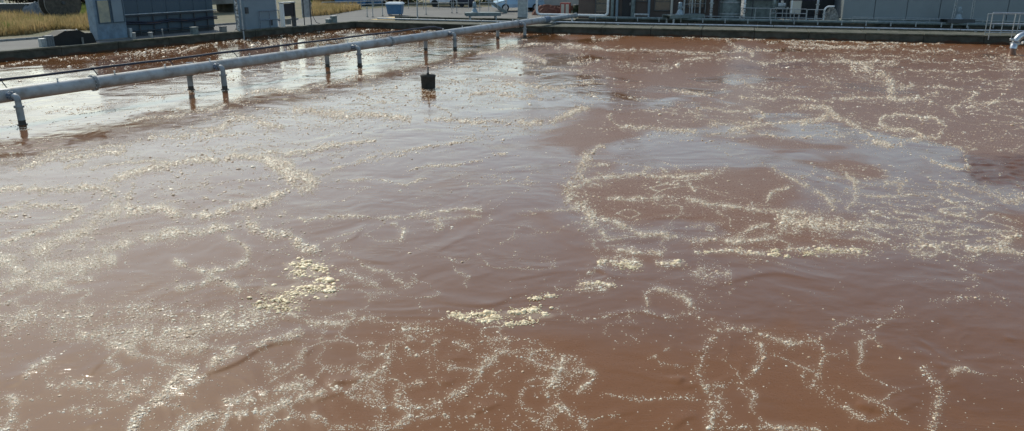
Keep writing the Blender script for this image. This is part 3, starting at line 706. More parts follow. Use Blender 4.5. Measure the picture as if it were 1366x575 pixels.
# scum film table: rows of photo height, columns each 100 px
ROWS = [40, 80, 120, 160, 200, 240, 280, 320, 370, 430, 500, 575]
TAB = np.array([
[.3,.3,.3,.3,.3,.3,.4,.6,.9,.9,.9,.9,.9,.9,.9],[.2,.1,.1,.3,.3,.3,.3,.4,.5,.8,.9,.9,.9,.9,.9],
[.2,.1,.2,.3,.4,.4,.3,.4,.4,.8,.9,.9,.9,.9,.9],[.3,.2,.3,.3,.3,.3,.3,.3,.8,.9,.9,.8,.9,.9,.9],
[.3,.2,.2,.3,.4,.6,.4,.1,.3,.2,.1,.1,.3,.7,1],[.4,.2,.1,.1,.5,.7,.4,.0,.5,.9,.8,.6,.2,.3,.9],
[.4,.4,.4,.4,.4,.6,.5,.5,.8,.8,.8,.7,.5,.4,.4],[.4,.4,.4,.5,.4,.4,.3,.2,.6,.7,.7,.6,.5,.4,.4],
[.3,.3,.4,.4,.5,.3,.2,.1,.4,.4,.2,.1,.1,.1,.2],[.3,.2,.25,.3,.25,.3,.25,.3,.25,.3,.25,.2,.1,.1,.1],
[.3,.25,.25,.35,.4,.35,.4,.4,.35,.4,.35,.3,.25,.25,.25],[.3,.3,.3,.4,.45,.4,.45,.45,.45,.45,.4,.35,.35,.35,.35]])
ry = np.interp(PY, ROWS, np.arange(12)); rx = np.clip(PX / 100, 0, 14)
i0 = np.clip(ry.astype(int), 0, 10); j0 = np.clip(rx.astype(int), 0, 13); fyv = ry - i0; fxv = rx - j0
base = (TAB[i0, j0] * (1 - fxv) + TAB[i0, j0 + 1] * fxv) * (1 - fyv) + (TAB[i0 + 1, j0] * (1 - fxv) + TAB[i0 + 1, j0 + 1] * fxv) * fyv
fn = fbm(GX * .45 + wx1 * .5, GY * .38 + wy1 * .5, 120, 5)
leftness = np.clip((820 - PX - np.clip(PY - 200, 0, 400) * 1.1) / 300, 0, 1)
film = base * (1 - .55 * leftness) + (fn - .5) * (1.5 - .7 * leftness)
film = np.clip((film - .28) / .44, 0, 1); film = film * film * (3 - 2 * film)
# froth = local cover of bubbles
ia = np.clip(((np.arctan2(FX, FY) - az[0]) / (az[-1] - az[0]) * (NA - 1) + .5).astype(int), 0, NA - 1)
fd = np.hypot(FX, FY)
it = np.clip((np.log(fd / d0) / np.log(dmax[ia] / d0) * (NR - 1) + .5).astype(int), 0, NR - 1)
fro = np.zeros((NR, NA)); np.add.at(fro, (it, ia), np.clip(FRAD, 0, .05) ** 2 * 3.1)
cell = (D * (az[1] - az[0])) * (D * np.log(dmax[None, :] / d0) / (NR - 1))
fro /= cell
def blur(a, r):
    k = np.ones(2 * r + 1) / (2 * r + 1)
    a = np.apply_along_axis(lambda v: np.convolve(v, k, 'same'), 0, a)
    return np.apply_along_axis(lambda v: np.convolve(v, k, 'same'), 1, a)
frb = blur(blur(fro, 1), 1)
froth = np.clip(frb * .7 + blur(frb, 3) * .6, 0, 1)
for (ex, ey, ea, eb) in ((408,358,30,11),(400,388,45,13),(378,406,30,8),(640,422,36,6),(705,419,30,9),(840,355,20,5),(900,351,12,4),(970,335,18,3),(1031,338,9,4),(1095,335,28,4),(795,379,14,3)):
    dd = ((PX - ex) / ea) ** 2 + ((PY - ey) / eb) ** 2
    froth = np.maximum(froth, np.clip(1.25 - dd + (n3 - .5) * 2.2, 0, .85))
H += .012 * np.clip(blur(fro, 3), 0, 1)
H *= .25 + .75 * fade
verts = np.stack([GX, GY, H], -1).reshape(-1, 3)
idx = np.arange(NR * NA).reshape(NR, NA)
quads = np.stack([idx[:-1, :-1], idx[:-1, 1:], idx[1:, 1:], idx[1:, :-1]], -1).reshape(-1, 4)
me = bpy.data.meshes.new('water')
me.vertices.add(len(verts)); me.vertices.foreach_set('co', verts.ravel())
me.loops.add(quads.size); me.loops.foreach_set('vertex_index', quads.ravel())
me.polygons.add(len(quads)); me.polygons.foreach_set('loop_start', np.arange(0, quads.size, 4)); me.polygons.foreach_set('loop_total', np.full(len(quads), 4))
me.update(calc_edges=True); me.polygons.foreach_set('use_smooth', np.ones(len(quads), bool))
def soft_poly(poly, jx=22, jy=9):
    nx = (fbm(GX * .9, GY * .9, 201, 4) - .5) * 2; ny = (fbm(GX * .9 + 7, GY * .9, 202, 4) - .5) * 2
    return inpoly(PX + nx * jx * 2, PY + ny * jy * 2, poly).astype(float)
rust_brown = np.clip(soft_poly([(1296,206),(1345,200),(1480,208),(1480,285),(1350,262),(1300,240)]) + soft_poly([(1270,55),(1480,60),(1480,68),(1340,66)], 12, 2) + .75 * soft_poly([(-40,190),(88,181),(88,192),(30,204),(-40,206)], 14, 3) + .7 * soft_poly([(180,153),(300,144),(300,152),(190,160)], 12, 2) + .7 * soft_poly([(330,98),(382,95),(380,110),(335,112)], 8, 2) + .7 * soft_poly([(396,112),(442,107),(440,115),(400,119)], 8, 1.5) + .6 * soft_poly([(60,78),(250,62),(260,70),(120,82)], 14, 2) + .7 * soft_poly([(980,84),(1120,80),(1090,92),(990,97)], 12, 2), 0, 1)  # pipe, cabin and wall reflections painted as red-brown; the first patch is scum
rust_brown = np.clip(blur(blur(rust_brown, 4), 4) * 1.6 + (fbm(GX * 2.2, GY * 2.6, 203, 5) - .5) * 2.6 * (blur(rust_brown, 8) > .02) - .35, 0, 1)
film = np.maximum(film, rust_brown * .8)  # film raised over the painted reflections to cut the glare
H += rust_brown * .012 * (n3 - .5) * 4
verts[:, 2] = H.ravel(); me.vertices.foreach_set('co', verts.ravel())
for nm, arr in (('film', film), ('froth', froth), ('rust_brown', rust_brown)):
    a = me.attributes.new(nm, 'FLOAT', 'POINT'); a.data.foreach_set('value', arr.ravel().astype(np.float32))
wm_ = bpy.data.materials.new('brown_liquor'); wm_.use_nodes = True; t = wm_.node_tree; b = t.nodes['Principled BSDF']
N_ = t.nodes.new; Lk = t.links.new
tc = N_('ShaderNodeTexCoord'); af = N_('ShaderNodeAttribute'); af.attribute_name = 'film'; ar = N_('ShaderNodeAttribute'); ar.attribute_name = 'froth'
def noise(scale, detail=4, rough=.6, vec=None, st=None):
    n = N_('ShaderNodeTexNoise'); n.inputs['Scale'].default_value = scale; n.inputs['Detail'].default_value = detail; n.inputs['Roughness'].default_value = rough
    src = vec or tc.outputs['Object']
    if st:
        mp = N_('ShaderNodeMapping'); mp.inputs['Scale'].default_value = st; Lk(src, mp.inputs[0]); src = mp.outputs[0]
    Lk(src, n.inputs['Vector']); return n.outputs[0]
def math_(op, a, bb, c=None, clamp=False):
    n = N_('ShaderNodeMath'); n.operation = op; n.use_clamp = clamp
    for i, v in enumerate((a, bb, c)):
        if v is None: continue
        if isinstance(v, (int, float)): n.inputs[i].default_value = v
        else: Lk(v, n.inputs[i])
    return n.outputs[0]
def mixc(f, a, bb):
    n = N_('ShaderNodeMix'); n.data_type = 'RGBA'
    if isinstance(f, (int, float)): n.inputs[0].default_value = f
    else: Lk(f, n.inputs[0])
    for i, v in ((6, a), (7, bb)):
        if isinstance(v, tuple): n.inputs[i].default_value = (*v, 1)
        else: Lk(v, n.inputs[i])
    return n.outputs[2]
big = noise(.5, 5); fine = noise(22, 5, .7); micro = noise(70, 3, .7)
film_o = math_('MULTIPLY', af.outputs['Fac'], math_('ADD', math_('MULTIPLY', fine, .9), .5), clamp=True)
c = mixc(big, (.130, .051, .014), (.158, .064, .018))
c = mixc(film_o, c, (.168, .074, .032))
at_ = N_('ShaderNodeAttribute'); at_.attribute_name = 'rust_brown'
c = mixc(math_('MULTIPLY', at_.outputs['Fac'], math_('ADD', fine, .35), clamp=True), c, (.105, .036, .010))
speck = math_('MULTIPLY', math_('SUBTRACT', micro, .52), 5.0, clamp=True)
fr2 = math_('MULTIPLY', ar.outputs['Fac'], math_('ADD', math_('MULTIPLY', speck, .55), .45), clamp=True)
c = mixc(math_('MULTIPLY', fr2, .7), c, (.46, .37, .26))
Lk(c, b.inputs['Base Color'])
Lk(math_('MULTIPLY_ADD', math_('MAXIMUM', film_o, fr2), .22, .08), b.inputs['Roughness'])
b.inputs['IOR'].default_value = 1.34
Lk(math_('MULTIPLY_ADD', film_o, -.32, .45), b.inputs['Specular IOR Level'])
r1 = noise(3.0, 4, .55, st=(1, 1.5, 1)); r2 = noise(11, 3, .6, st=(1, 1.4, 1))
hgt = math_('ADD', math_('MULTIPLY', r1, .15), math_('MULTIPLY', r2, .10))
mpw = N_('ShaderNodeMapping'); mpw.inputs['Rotation'].default_value = (0, 0, .35); mpw.inputs['Scale'].default_value = (.8, 4.2, 1); Lk(tc.outputs['Object'], mpw.inputs[0])
nw = N_('ShaderNodeTexNoise'); nw.inputs['Scale'].default_value = 3.2; nw.inputs['Detail'].default_value = 5; nw.inputs['Distortion'].default_value = 1.2; Lk(mpw.outputs[0], nw.inputs['Vector'])
wr = math_('ABSOLUTE', math_('SUBTRACT', nw.outputs[0], .5), 0)
wmask = math_('MULTIPLY', math_('SUBTRACT', noise(.8, 3), .45), 5.0, clamp=True)
hgt = math_('ADD', hgt, math_('MULTIPLY', math_('MULTIPLY', wr, wmask), .55))
hgt = math_('ADD', hgt, math_('MULTIPLY', math_('MULTIPLY', fine, film_o), .10))
hgt = math_('ADD', hgt, math_('MULTIPLY', math_('MULTIPLY', micro, fr2), .10))
bp = N_('ShaderNodeBump'); bp.inputs['Strength'].default_value = .24; bp.inputs['Distance'].default_value = .05
Lk(hgt, bp.inputs['Height']); Lk(bp.outputs[0], b.inputs['Normal'])
me.materials.append(wm_)
wo_ = bpy.data.objects.new('water', me); col.objects.link(wo_); struct(wo_)

# ------------------------------------------------------------------ bubbles
fm = bpy.data.materials.new('foam_bubble'); fm.use_nodes = True; t = fm.node_tree; b = t.nodes['Principled BSDF']
oi = t.nodes.new('ShaderNodeObjectInfo'); rp = t.nodes.new('ShaderNodeValToRGB')
rp.color_ramp.elements[0].color = (.46, .31, .19, 1); rp.color_ramp.elements[1].color = (.92, .80, .62, 1)
_e = rp.color_ramp.elements.new(.5); _e.color = (.64, .48, .32, 1); _e = rp.color_ramp.elements.new(.72); _e.color = (.80, .65, .46, 1)
t.links.new(oi.outputs['Random'], rp.inputs[0]); t.links.new(rp.outputs[0], b.inputs['Base Color'])
b.inputs['Roughness'].default_value = .3
b.inputs['Subsurface Weight'].default_value = .5; b.inputs['Subsurface Radius'].default_value = (1.0, .93, .84); b.inputs['Subsurface Scale'].default_value = .05
# thin-walled bubbles: most of them let the liquid show through
tp = t.nodes.new('ShaderNodeBsdfTransparent'); mx = t.nodes.new('ShaderNodeMixShader'); mr = t.nodes.new('ShaderNodeMapRange')
mr.inputs['From Min'].default_value = .35; mr.inputs['From Max'].default_value = .85; mr.inputs['To Min'].default_value = .26; mr.inputs['To Max'].default_value = .0
wn_ = t.nodes.new('ShaderNodeTexWhiteNoise'); wn_.noise_dimensions = '1D'; t.links.new(oi.outputs['Random'], wn_.inputs['W'])
t.links.new(wn_.outputs['Value'], mr.inputs['Value']); t.links.new(mr.outputs[0], mx.inputs[0])
t.links.new(b.outputs[0], mx.inputs[1]); t.links.new(tp.outputs[0], mx.inputs[2]); t.links.new(mx.outputs[0], t.nodes['Material Output'].inputs['Surface'])
M['foam'] = fm
bm = bmesh.new(); bmesh.ops.create_icosphere(bm, subdivisions=2, radius=1)
bmesh.ops.delete(bm, geom=[v for v in bm.verts if v.co.z < -.35], context='VERTS')
for v in bm.verts: v.co.z *= .68
for f in bm.faces: f.smooth = True
bme = bpy.data.meshes.new('bubble'); bm.to_mesh(bme); bm.free(); bme.materials.append(fm)
bub = bpy.data.objects.new('bubble_shape', bme)         # mesh source for the node group, not linked into the scene
# height of the liquid under each bubble
FZ = H[it, ia]
pts = bpy.data.meshes.new('foam'); pts.vertices.add(len(FX))
pts.vertices.foreach_set('co', np.stack([FX, FY, FZ - FRAD * .05], -1).ravel())
a = pts.attributes.new('rad', 'FLOAT', 'POINT'); a.data.foreach_set('value', FRAD.astype(np.float32))
fo = bpy.data.objects.new('foam', pts); col.objects.link(fo)
tag(fo, 'cream bubbly foam drifting in streaks and rings over the brown liquid', 'foam', kind='stuff')
ng = bpy.data.node_groups.new('bubbles', 'GeometryNodeTree')
ng.interface.new_socket('Geometry', in_out='INPUT', socket_type='NodeSocketGeometry'); ng.interface.new_socket('Geometry', in_out='OUTPUT', socket_type='NodeSocketGeometry')
gi = ng.nodes.new('NodeGroupInput'); go = ng.nodes.new('NodeGroupOutput')
mp_ = ng.nodes.new('GeometryNodeMeshToPoints'); ip = ng.nodes.new('GeometryNodeInstanceOnPoints'); ob = ng.nodes.new('GeometryNodeObjectInfo'); ob.inputs['Object'].default_value = bub
na = ng.nodes.new('GeometryNodeInputNamedAttribute'); na.data_type = 'FLOAT'; na.inputs['Name'].default_value = 'rad'
rv = ng.nodes.new('FunctionNodeRandomValue'); rv.data_type = 'FLOAT_VECTOR'; rv.inputs[0].default_value = (.8, .8, .6); rv.inputs[1].default_value = (1.35, 1.35, 1.15)
vm = ng.nodes.new('ShaderNodeVectorMath'); vm.operation = 'SCALE'
rr_ = ng.nodes.new('FunctionNodeRandomValue'); rr_.data_type = 'FLOAT_VECTOR'; rr_.inputs[0].default_value = (-.25, -.25, 0); rr_.inputs[1].default_value = (.25, .25, 6.28)
l = ng.links.new
l(gi.outputs[0], mp_.inputs['Mesh']); l(mp_.outputs[0], ip.inputs['Points']); l(ob.outputs['Geometry'], ip.inputs['Instance'])
l(rv.outputs[0], vm.inputs[0]); l(na.outputs[0], vm.inputs['Scale']); l(vm.outputs[0], ip.inputs['Scale']); l(rr_.outputs[0], ip.inputs['Rotation'])
l(ip.outputs[0], go.inputs[0])
mod = fo.modifiers.new('bubbles', 'NODES'); mod.node_group = ng

# thick cream foam mats ---------------------------------------------------
cm = mat('foam_mat', (.92, .74, .46), .4, 0, scale=9, second=(.62, .45, .25), bump=.3, bscale=60, lo=.3, hi=.6)
M['foam_mat'] = cm
_b = cm.node_tree.nodes['Principled BSDF']; _b.inputs['Subsurface Weight'].default_value = .3; _b.inputs['Subsurface Radius'].default_value = (1, .95, .9); _b.inputs['Subsurface Scale'].default_value = .02
def foam_clump(blobs, label, n_per=9, name='foam_clump'):
    bm = bmesh.new(); n_per = int(n_per * 9)
    for (cx_, cy_, rx_, ry_, rb) in blobs:        # px centre, px spread, bubble radius px
        for k in range(n_per):
            wd_ = .55 if random.random() < .75 else 1.2; x = cx_ + random.gauss(0, rx_ * wd_); y = cy_ + random.gauss(0, ry_ * wd_)
            p = P(x, y); r = max(.012, mpp(p) * rb * .29 * math.exp(random.gauss(0, .52)))
            dd = ((x - cx_) / (rx_ + .1)) ** 2 + ((y - cy_) / (ry_ + .1)) ** 2
            zz = r * .1 + max(0, .6 - dd) * mpp(p) * rb * .7 * random.random()
            Mx = Matrix.Translation((p.x, p.y, zz)) @ Matrix.Rotation(random.random() * 6, 4, 'Z') @ Matrix.Diagonal((r * random.uniform(.9, 1.4), r * random.uniform(.8, 1.15), r * random.uniform(.4, .62), 1))
            bmesh.ops.create_icosphere(bm, subdivisions=2 if r > mpp(p) * 2 else 1, radius=1, matrix=Mx)
    for f in bm.faces: f.smooth = True
    me_ = bpy.data.meshes.new(name); bm.to_mesh(me_); bm.free(); me_.materials.append(cm)
    o = bpy.data.objects.new(name, me_); col.objects.link(o)
    return tag(o, label, 'foam', 'thick foam clumps', 'stuff')
foam_clump([(405,352,18,5,4),(425,358,14,5,4),(400,365,12,5,3.5),(432,374,10,4,4.5),(412,385,18,5,4.5),(395,392,18,4,4),(375,400,14,5,3.5),(380,412,16,5,3),(355,408,14,4,2.5),(440,388,9,3,4)], 'big cream foam clump of large bubbles beside the swirling foam rings', 13)
foam_clump([(606,420,9,3,3.2),(620,424,10,3,3.6),(638,420,12,3,3.8),(645,428,8,3,3.5),(662,424,8,3,2.6),(655,418,8,3,2.2)], 'long cream foam clump near the picture middle, left of the orange-tinted one', 10)
foam_clump([(684,417,6,2.5,3.4),(700,416,9,3.2,3.6),(712,414,8,3,3.8),(727,419,3,1.5,4),(700,430,10,2.5,3),(680,433,10,2,2.6),(716,398,7,2,2.4),(735,395,6,2,2)], 'orange-tinted cream foam clump just right of the picture middle', 10)
foam_clump([(838,352,8,2.5,2.8),(845,357,8,2.5,3),(826,353,7,2,2.4),(897,352,8,2.5,2.6),(905,349,5,2,2.4),(800,350,4,1.5,2.3)], 'cream foam clump riding on the dark eddy in the middle right', 9)
foam_clump([(944,337,5,2,2.6),(970,334,8,2,2.4),(982,335,7,2,2.4),(1000,338,6,2,2.1)], 'low foam clump in the long bubble row, nearer the eddy', 8)
foam_clump([(1031,340,6,2,3.2),(1033,334,5,1.8,2.4),(1050,342,3,1.4,2)], 'small bright foam clump at the middle of the long bubble row', 8)
foam_clump([(1095,333,6,2,2.6),(1080,338,8,2,2.0),(1115,335,8,2,2.0),(1142,333,8,2,2.0)], 'pale foam clump towards the far end of the long bubble row', 8)
foam_clump([(785,379,7,2,2.6),(800,378,8,2,2.2),(812,381,5,1.5,2)], 'grey-white foam patch below the dark eddy', 8)

# ------------------------------------------------------------------ grey air header pipe
pa, pb = P(255, 117), P(664, 50)
_na, _nb = P(300, 120), P(700, 53)
_d = (pb - pa).normalized(); _n = Vector((_d.y, -_d.x, 0))
SEP = ((_na - pa).dot(_n) + (_nb - pa).dot(_n)) / 2      # distance between the two rows of drop legs
pa = pa + _n * SEP / 2; pb = pb + _n * SEP / 2
_q = on_line_at_px(pa, _d, 325); ZP = .7
for _ in range(20): ZP += (proj(_q.x, _q.y, ZP)[1] - 83.0) / 36.0
print('pipe height', ZP, 'row gap', SEP)
pd = (pb - pa).normalized(); pn = Vector((-pd.y, pd.x, 0))      # pn points away from the camera side
near_side = -pn
def pipe_at(px): 
    q = on_line_at_px(pa, pd, px); return Vector((q.x, q.y, ZP))
RP = .205
tee = on_line_at_px(pa, pd, 728)
pstart = pipe_at(-60)
hd = thing('air_header_pipe', (pstart.x, pstart.y, 0), 'long grey air pipe on posts crossing the basin above the liquid', 'pipe')
tee.z = ZP
MB().tube([pstart, tee], RP, 28).build('pipe_run', 'pipe', hd)
pend = on_line_at_px(pa, pd, 767); pend.z = ZP
MB().tube([tee, pend], RP * .72, 24).build('pipe_end', 'pipe', hd)
MB().tube([pend + pd * .002, pend + pd * .07], RP * .95, 24).build('end_flange', 'pipe', hd)
MB().tube([tee - pd * .35, tee + pd * .35], RP * 1.12, 24).build('coupling', 'valve', hd)
for px in (130, 521, 690):                                     # bolted flanges
    q = pipe_at(px)
    fl = MB().tube([q - pd * .045, q - pd * .004], RP * 1.24, 28).tube([q + pd * .004, q + pd * .045], RP * 1.24, 28).build('flange', 'pipe_leg', hd)
    mb = MB()
    for k in range(12):
        an = 2 * math.pi * k / 12; o = (pn * math.cos(an) + UP * math.sin(an)) * RP * 1.14
        mb.tube([q + o - pd * .075, q + o + pd * .075], .016, 6)
    mb.build('bolts', 'bolt', fl)['kind'] = 'stuff'
L0 = (pipe_at(12) - pipe_at(0)).length
k = 0
L = (tee - pstart).length
s_ = 1.2
while s_ < L - .4:                                             # small capped nozzles along the crown
    q = pstart + pd * s_ + UP * (RP - .01)
    MB().tube([q, q + UP * .07], .022, 8).tube([q + UP * .07, q + UP * .1], .034, 8).build('nozzle', 'bolt', hd)
    s_ += 1.93
q = on_line_at_px(pa, pd, 763)
MB().tube([(q.x, q.y, ZW), (q.x, q.y, ZP - RP * .7)], .06, 10).build('post', 'whitepipe', hd)
near_lab = ['grey drop pipe with valve and elbow closest to the viewer', 'second near-side grey drop pipe along the header from the viewer',
         'third near-side grey drop pipe along the header from the viewer', 'fourth near-side grey drop pipe along the header, beyond the dark float',
         'fifth near-side grey drop pipe, the last one before the far wall']
far_lab = ['far-side drop leg seen under the header beside the second near-side drop pipe', 'far-side drop leg seen under the header beside the third near-side drop pipe',
         'far-side drop leg seen under the header above the dark float', 'far-side drop leg closest to the far wall, seen under the header']
drops = [(30, 172, 1), (300, 120, 1), (480, 93, 1), (607, 70, 1), (700, 53, 1), (255, 117, -1), (437, 88, -1), (568, 67, -1), (664, 50, -1)]
axis_side = near_side
for (px, py, sgn), lab in zip(drops, near_lab + far_lab):
    near_side = axis_side * sgn
    q = P(px, py)
    off = RP + .34; q = on_line_at_px(pa + near_side * off, pd, px); c0 = q - near_side * off
    c0 = Vector((c0.x, c0.y, ZP))
    dp = thing('drop_pipe', (q.x, q.y, 0), lab, 'pipe', 'drop pipes along the air header')
    rl = .085
    MB().tube([c0 + near_side * (RP - .03), c0 + near_side * (off - .12)], .075, 14).build('branch', 'pipe_leg', dp)
    # butterfly valve: two flanges, body, actuator
    v0 = RP + .01
    va = MB().tube([c0 + near_side * v0, c0 + near_side * (v0 + .035)], .13, 18).tube([c0 + near_side * (v0 + .10), c0 + near_side * (v0 + .135)], .13, 18).tube([c0 + near_side * (v0 + .036), c0 + near_side * (v0 + .099)], .105, 18).build('valve', 'valve', dp)
    hb = c0 + near_side * (v0 + .068)
    MB().tube([hb - pd * .02 + UP * .1, hb - pd * .02 + UP * .2], .02, 8).tube([hb + UP * .19 - pd * .02, hb + UP * .2 - pd * .3], .016, 8).build('handle', 'bolt', va)
    mb = MB()
    for kk in range(8):
        an = 2 * math.pi * kk / 8; oo = (pd * math.cos(an) + UP * math.sin(an)) * .112
        mb.tube([hb + oo - near_side * .09, hb + oo + near_side * .09], .013, 6)
    mb.build('bolts', 'bolt', va)['kind'] = 'stuff'
    # elbow
    ctr = c0 + near_side * (off - .12) - UP * .12
    MB().tube([ctr + UP * .12 * math.cos(a_) + near_side * .12 * math.sin(a_) for a_ in [i * math.pi / 2 / 8 for i in range(9)]], .088, 16).build('elbow', 'pipe_leg', dp)
    e = ctr + near_side * .12
    MB().tube([e, e - UP * .14], .086, 16).build('neck', 'pipe_leg', dp)
    MB().tube([e - UP * .14, e - UP * .165], .135, 18).tube([e - UP * .17, e - UP * .195], .135, 18).build('collar', 'pipe_leg', dp)
    MB().tube([e - UP * .195, Vector((e.x, e.y, .14))], .1, 16).build('leg', 'pipe_leg', dp)
    MB().tube([Vector((e.x, e.y, .14)), Vector((e.x, e.y, -.6))], .102, 16).build('wet_leg', 'wet_dark', dp)
    MB().tube([Vector((e.x, e.y, .03)), Vector((e.x, e.y, -.05))], .135, 16).build('foot_ring', 'wet_dark', dp)
# dark hose carried above the pipe
def hose_pt(px): 
    q = pipe_at(px) + pn * .30; return q
hp = []
h0 = pstart + pn * .34; h1 = pipe_at(596) + pn * .2
for i in range(61):
    u = i / 60; q = h0.lerp(h1, u); q.z = ZP + .40 + .004 * math.sin(i * 1.7) + .008 * math.sin(i * .6)
    hp.append(q + pn * .006 * math.sin(i * .9))
hp[-1].z = ZP + RP + .02; hp[-2].z = ZP + RP + .10
hz = thing('cable_hose', (h0.x, h0.y, ZP), 'thin black cable hose running above the grey air pipe', 'hose')
MB().tube(hp, .042, 8).build('hose', 'hose', hz)
for i in range(4, 60, 7):
    q = hp[i]
    MB().tube([q + UP * .03, q - pn * .10 - UP * .08, q - pn * .26 - UP * .22], .016, 6).build('bracket', 'hose', hz)
    MB().tube([q - pd * .04, q + pd * .04], .05, 8).build('clip', 'hose', hz)

# ------------------------------------------------------------------ dark float
q = P(571.5, 117.5)
fl = thing('float_buoy', (q.x, q.y, 0), 'dark mossy drum-shaped float with a thin rod on top', 'buoy')
MB().lathe((q.x, q.y, 0), [(.25, -.35), (.255, .0), (.26, .14), (.268, .38), (.285, .42), (.288, .47), (.27, .485)], 22).build('drum', 'float', fl)
MB().lathe((q.x, q.y, .486), [(.25, 0), (.25, .012), (.05, .02), (.045, .06)], 18).build('lid', 'float', fl)
MB().tube([(q.x, q.y, .5), (q.x + .01, q.y, .78)], .028, 8).build('rod', 'darkmetal', fl)
MB().tube([(q.x, q.y, .55), (q.x, q.y, .57)], .06, 8).build('eyelet', 'darkmetal', fl)

# ------------------------------------------------------------------ inflow pipe on the right
q = P(1350, 73)
ip_ = thing('inflow_pipe', (q.x, q.y, 0), 'pale steel bent pipe pouring brown liquid at the right edge', 'pipe')
top = Vector((q.x + .12, q.y + .1, .98)); rad = .45; ctr = top + Vector((rad, 0, -rad))
arc = [ctr + Vector((-rad * math.cos(a_), 0, rad * math.sin(a_))) for a_ in [i * math.pi / 2 / 10 for i in range(11)]]
bend = [Vector((q.x, q.y, .30)), Vector((q.x + .02, q.y + .02, .45))] + arc
MB().tube(bend, .17, 18, cap=False).build('bend', 'steel', ip_)
MB().tube([arc[-1], arc[-1] + Vector((9, .6, .05))], .17, 18).build('run', 'steel', ip_)
MB().tube([arc[1] + Vector((0, 0, -.10)), arc[1] + Vector((0, 0, -.06))], .235, 18).tube([arc[1] + Vector((0, 0, -.05)), arc[1] + Vector((0, 0, -.01))], .235, 18).build('flange', 'steel', ip_)
MB().box(arc[3] + Vector((-.26, 0, 0)), (.2, .12, .12), None, .02).build('lug', 'steel', ip_)
hb = arc[-1] + Vector((.1, 0, .16))
MB().tube([hb + Vector((.55 * (1 - math.cos(a_)) / 1.0, 0, .38 * math.sin(a_))) for a_ in [i * math.pi / 10 for i in range(11)]], .022, 8).build('handle', 'steel', ip_)
MB().tube([arc[-1] + Vector((-.05, .1, -.4)), arc[-1] + Vector((8, .6, -.36))], .07, 12).build('lower_run', 'whitepipe', ip_)
MB().tube([Vector((q.x, q.y, .34)), Vector((q.x - .03, q.y - .03, .2)), Vector((q.x - .05, q.y - .06, .05)), Vector((q.x - .06, q.y - .08, -.05))], [.15, .15, .17, .22], 16).build('pouring_liquid', 'stream', ip_)

# ------------------------------------------------------------------ far walkway rail pipe and channel pipe
def line_pt(A, d, nrm, off, px):
    q = on_line_at_px(A + nrm * off, d, px); return q
ra_, rb_ = line_pt(W2, rdir, rdn, WID - .12, 705), W4 + rdn * (WID - .12)
rp_ = thing('rail_pipe', (ra_.x, ra_.y, ZW), 'shiny steel pipe lying along the back edge of the mossy walkway wall', 'pipe')
n_ = 14; LL = (rb_ - ra_).length
for i in range(n_):
    A = ra_ + rdir * (LL * i / n_); B = ra_ + rdir * (LL * (i + 1) / n_ - .04); A.z = B.z = ZW + .13 + random.uniform(-.008, .008)
    MB().tube([A, B], .055, 12).build('pipe_length', 'steel', rp_)
    MB().box(A + rdir * .8 - UP * .085, (.12, .1, .07), (rdir, rdn, UP)).build('bracket', 'galv', rp_)
ra2, rb2 = W1 + n12 * 1.85 + d12 * .8, W2 + n12 * 1.85 - d12 * .3
rp2 = thing('rail_pipe', (ra2.x, ra2.y, ZW), 'pale pipe lying on the wall below the road and the blue bin', 'pipe')
for i in range(5):
    LL = (rb2 - ra2).length; A = ra2 + d12 * (LL * i / 5); B = ra2 + d12 * (LL * (i + 1) / 5 - .04); A.z = B.z = ZW + .09
    MB().tube([A, B], .06, 10).build('pipe_length', 'galv', rp2)
ca_, cb_ = b2 + rdir * 1 - rdn * .12, b3 - rdn * .12
cp = thing('channel_pipe', (ca_.x, ca_.y, ZW), 'dark grey pipe with light hangers along the channel wall', 'pipe')
LL = (cb_ - ca_).length; n_ = 16
for i in range(n_):
    A = ca_ + rdir * (LL * i / n_); B = ca_ + rdir * (LL * (i + 1) / n_ - .03); A.z = B.z = ZW + .18
    MB().tube([A, B], .10, 12).build('pipe_length', 'greengrey', cp)
k = .5
while k < LL:
    A = ca_ + rdir * k; A.z = ZW + .16
    MB().box(A - rdn * .105 - UP * .04, (.07, .03, .3), (rdir, rdn, UP)).build('hanger', 'galv', cp); k += 1.5

# ------------------------------------------------------------------ generic helpers for background things
GZ = ZG + .006
def G(px, py, z=None): return P(px, py, GZ if z is None else z)
def obj_box(name, c, size, ax, m_, parent, bev=.01): return MB().box(c, size, ax, bev).build(name, m_, parent)
def railing(A, B, h, nposts, label, m_='galv', r=.024, rails=(1.0, .52), group=None, zb=None):
    A = Vector(A); B = Vector(B); t_ = thing('railing', A, label, 'railing', group)
    d = B - A
    for i in range(nposts):
        p = A + d * (i / (nposts - 1)); MB().tube([p, p + UP * h], r, 8).build('post', m_, t_)
    for f in rails: MB().tube([A + UP * h * f, B + UP * h * f], r, 8).build('rail', m_, t_)
    return t_
LAX = (ldir, ldn, UP); RAX = (rdir, rdn, UP)

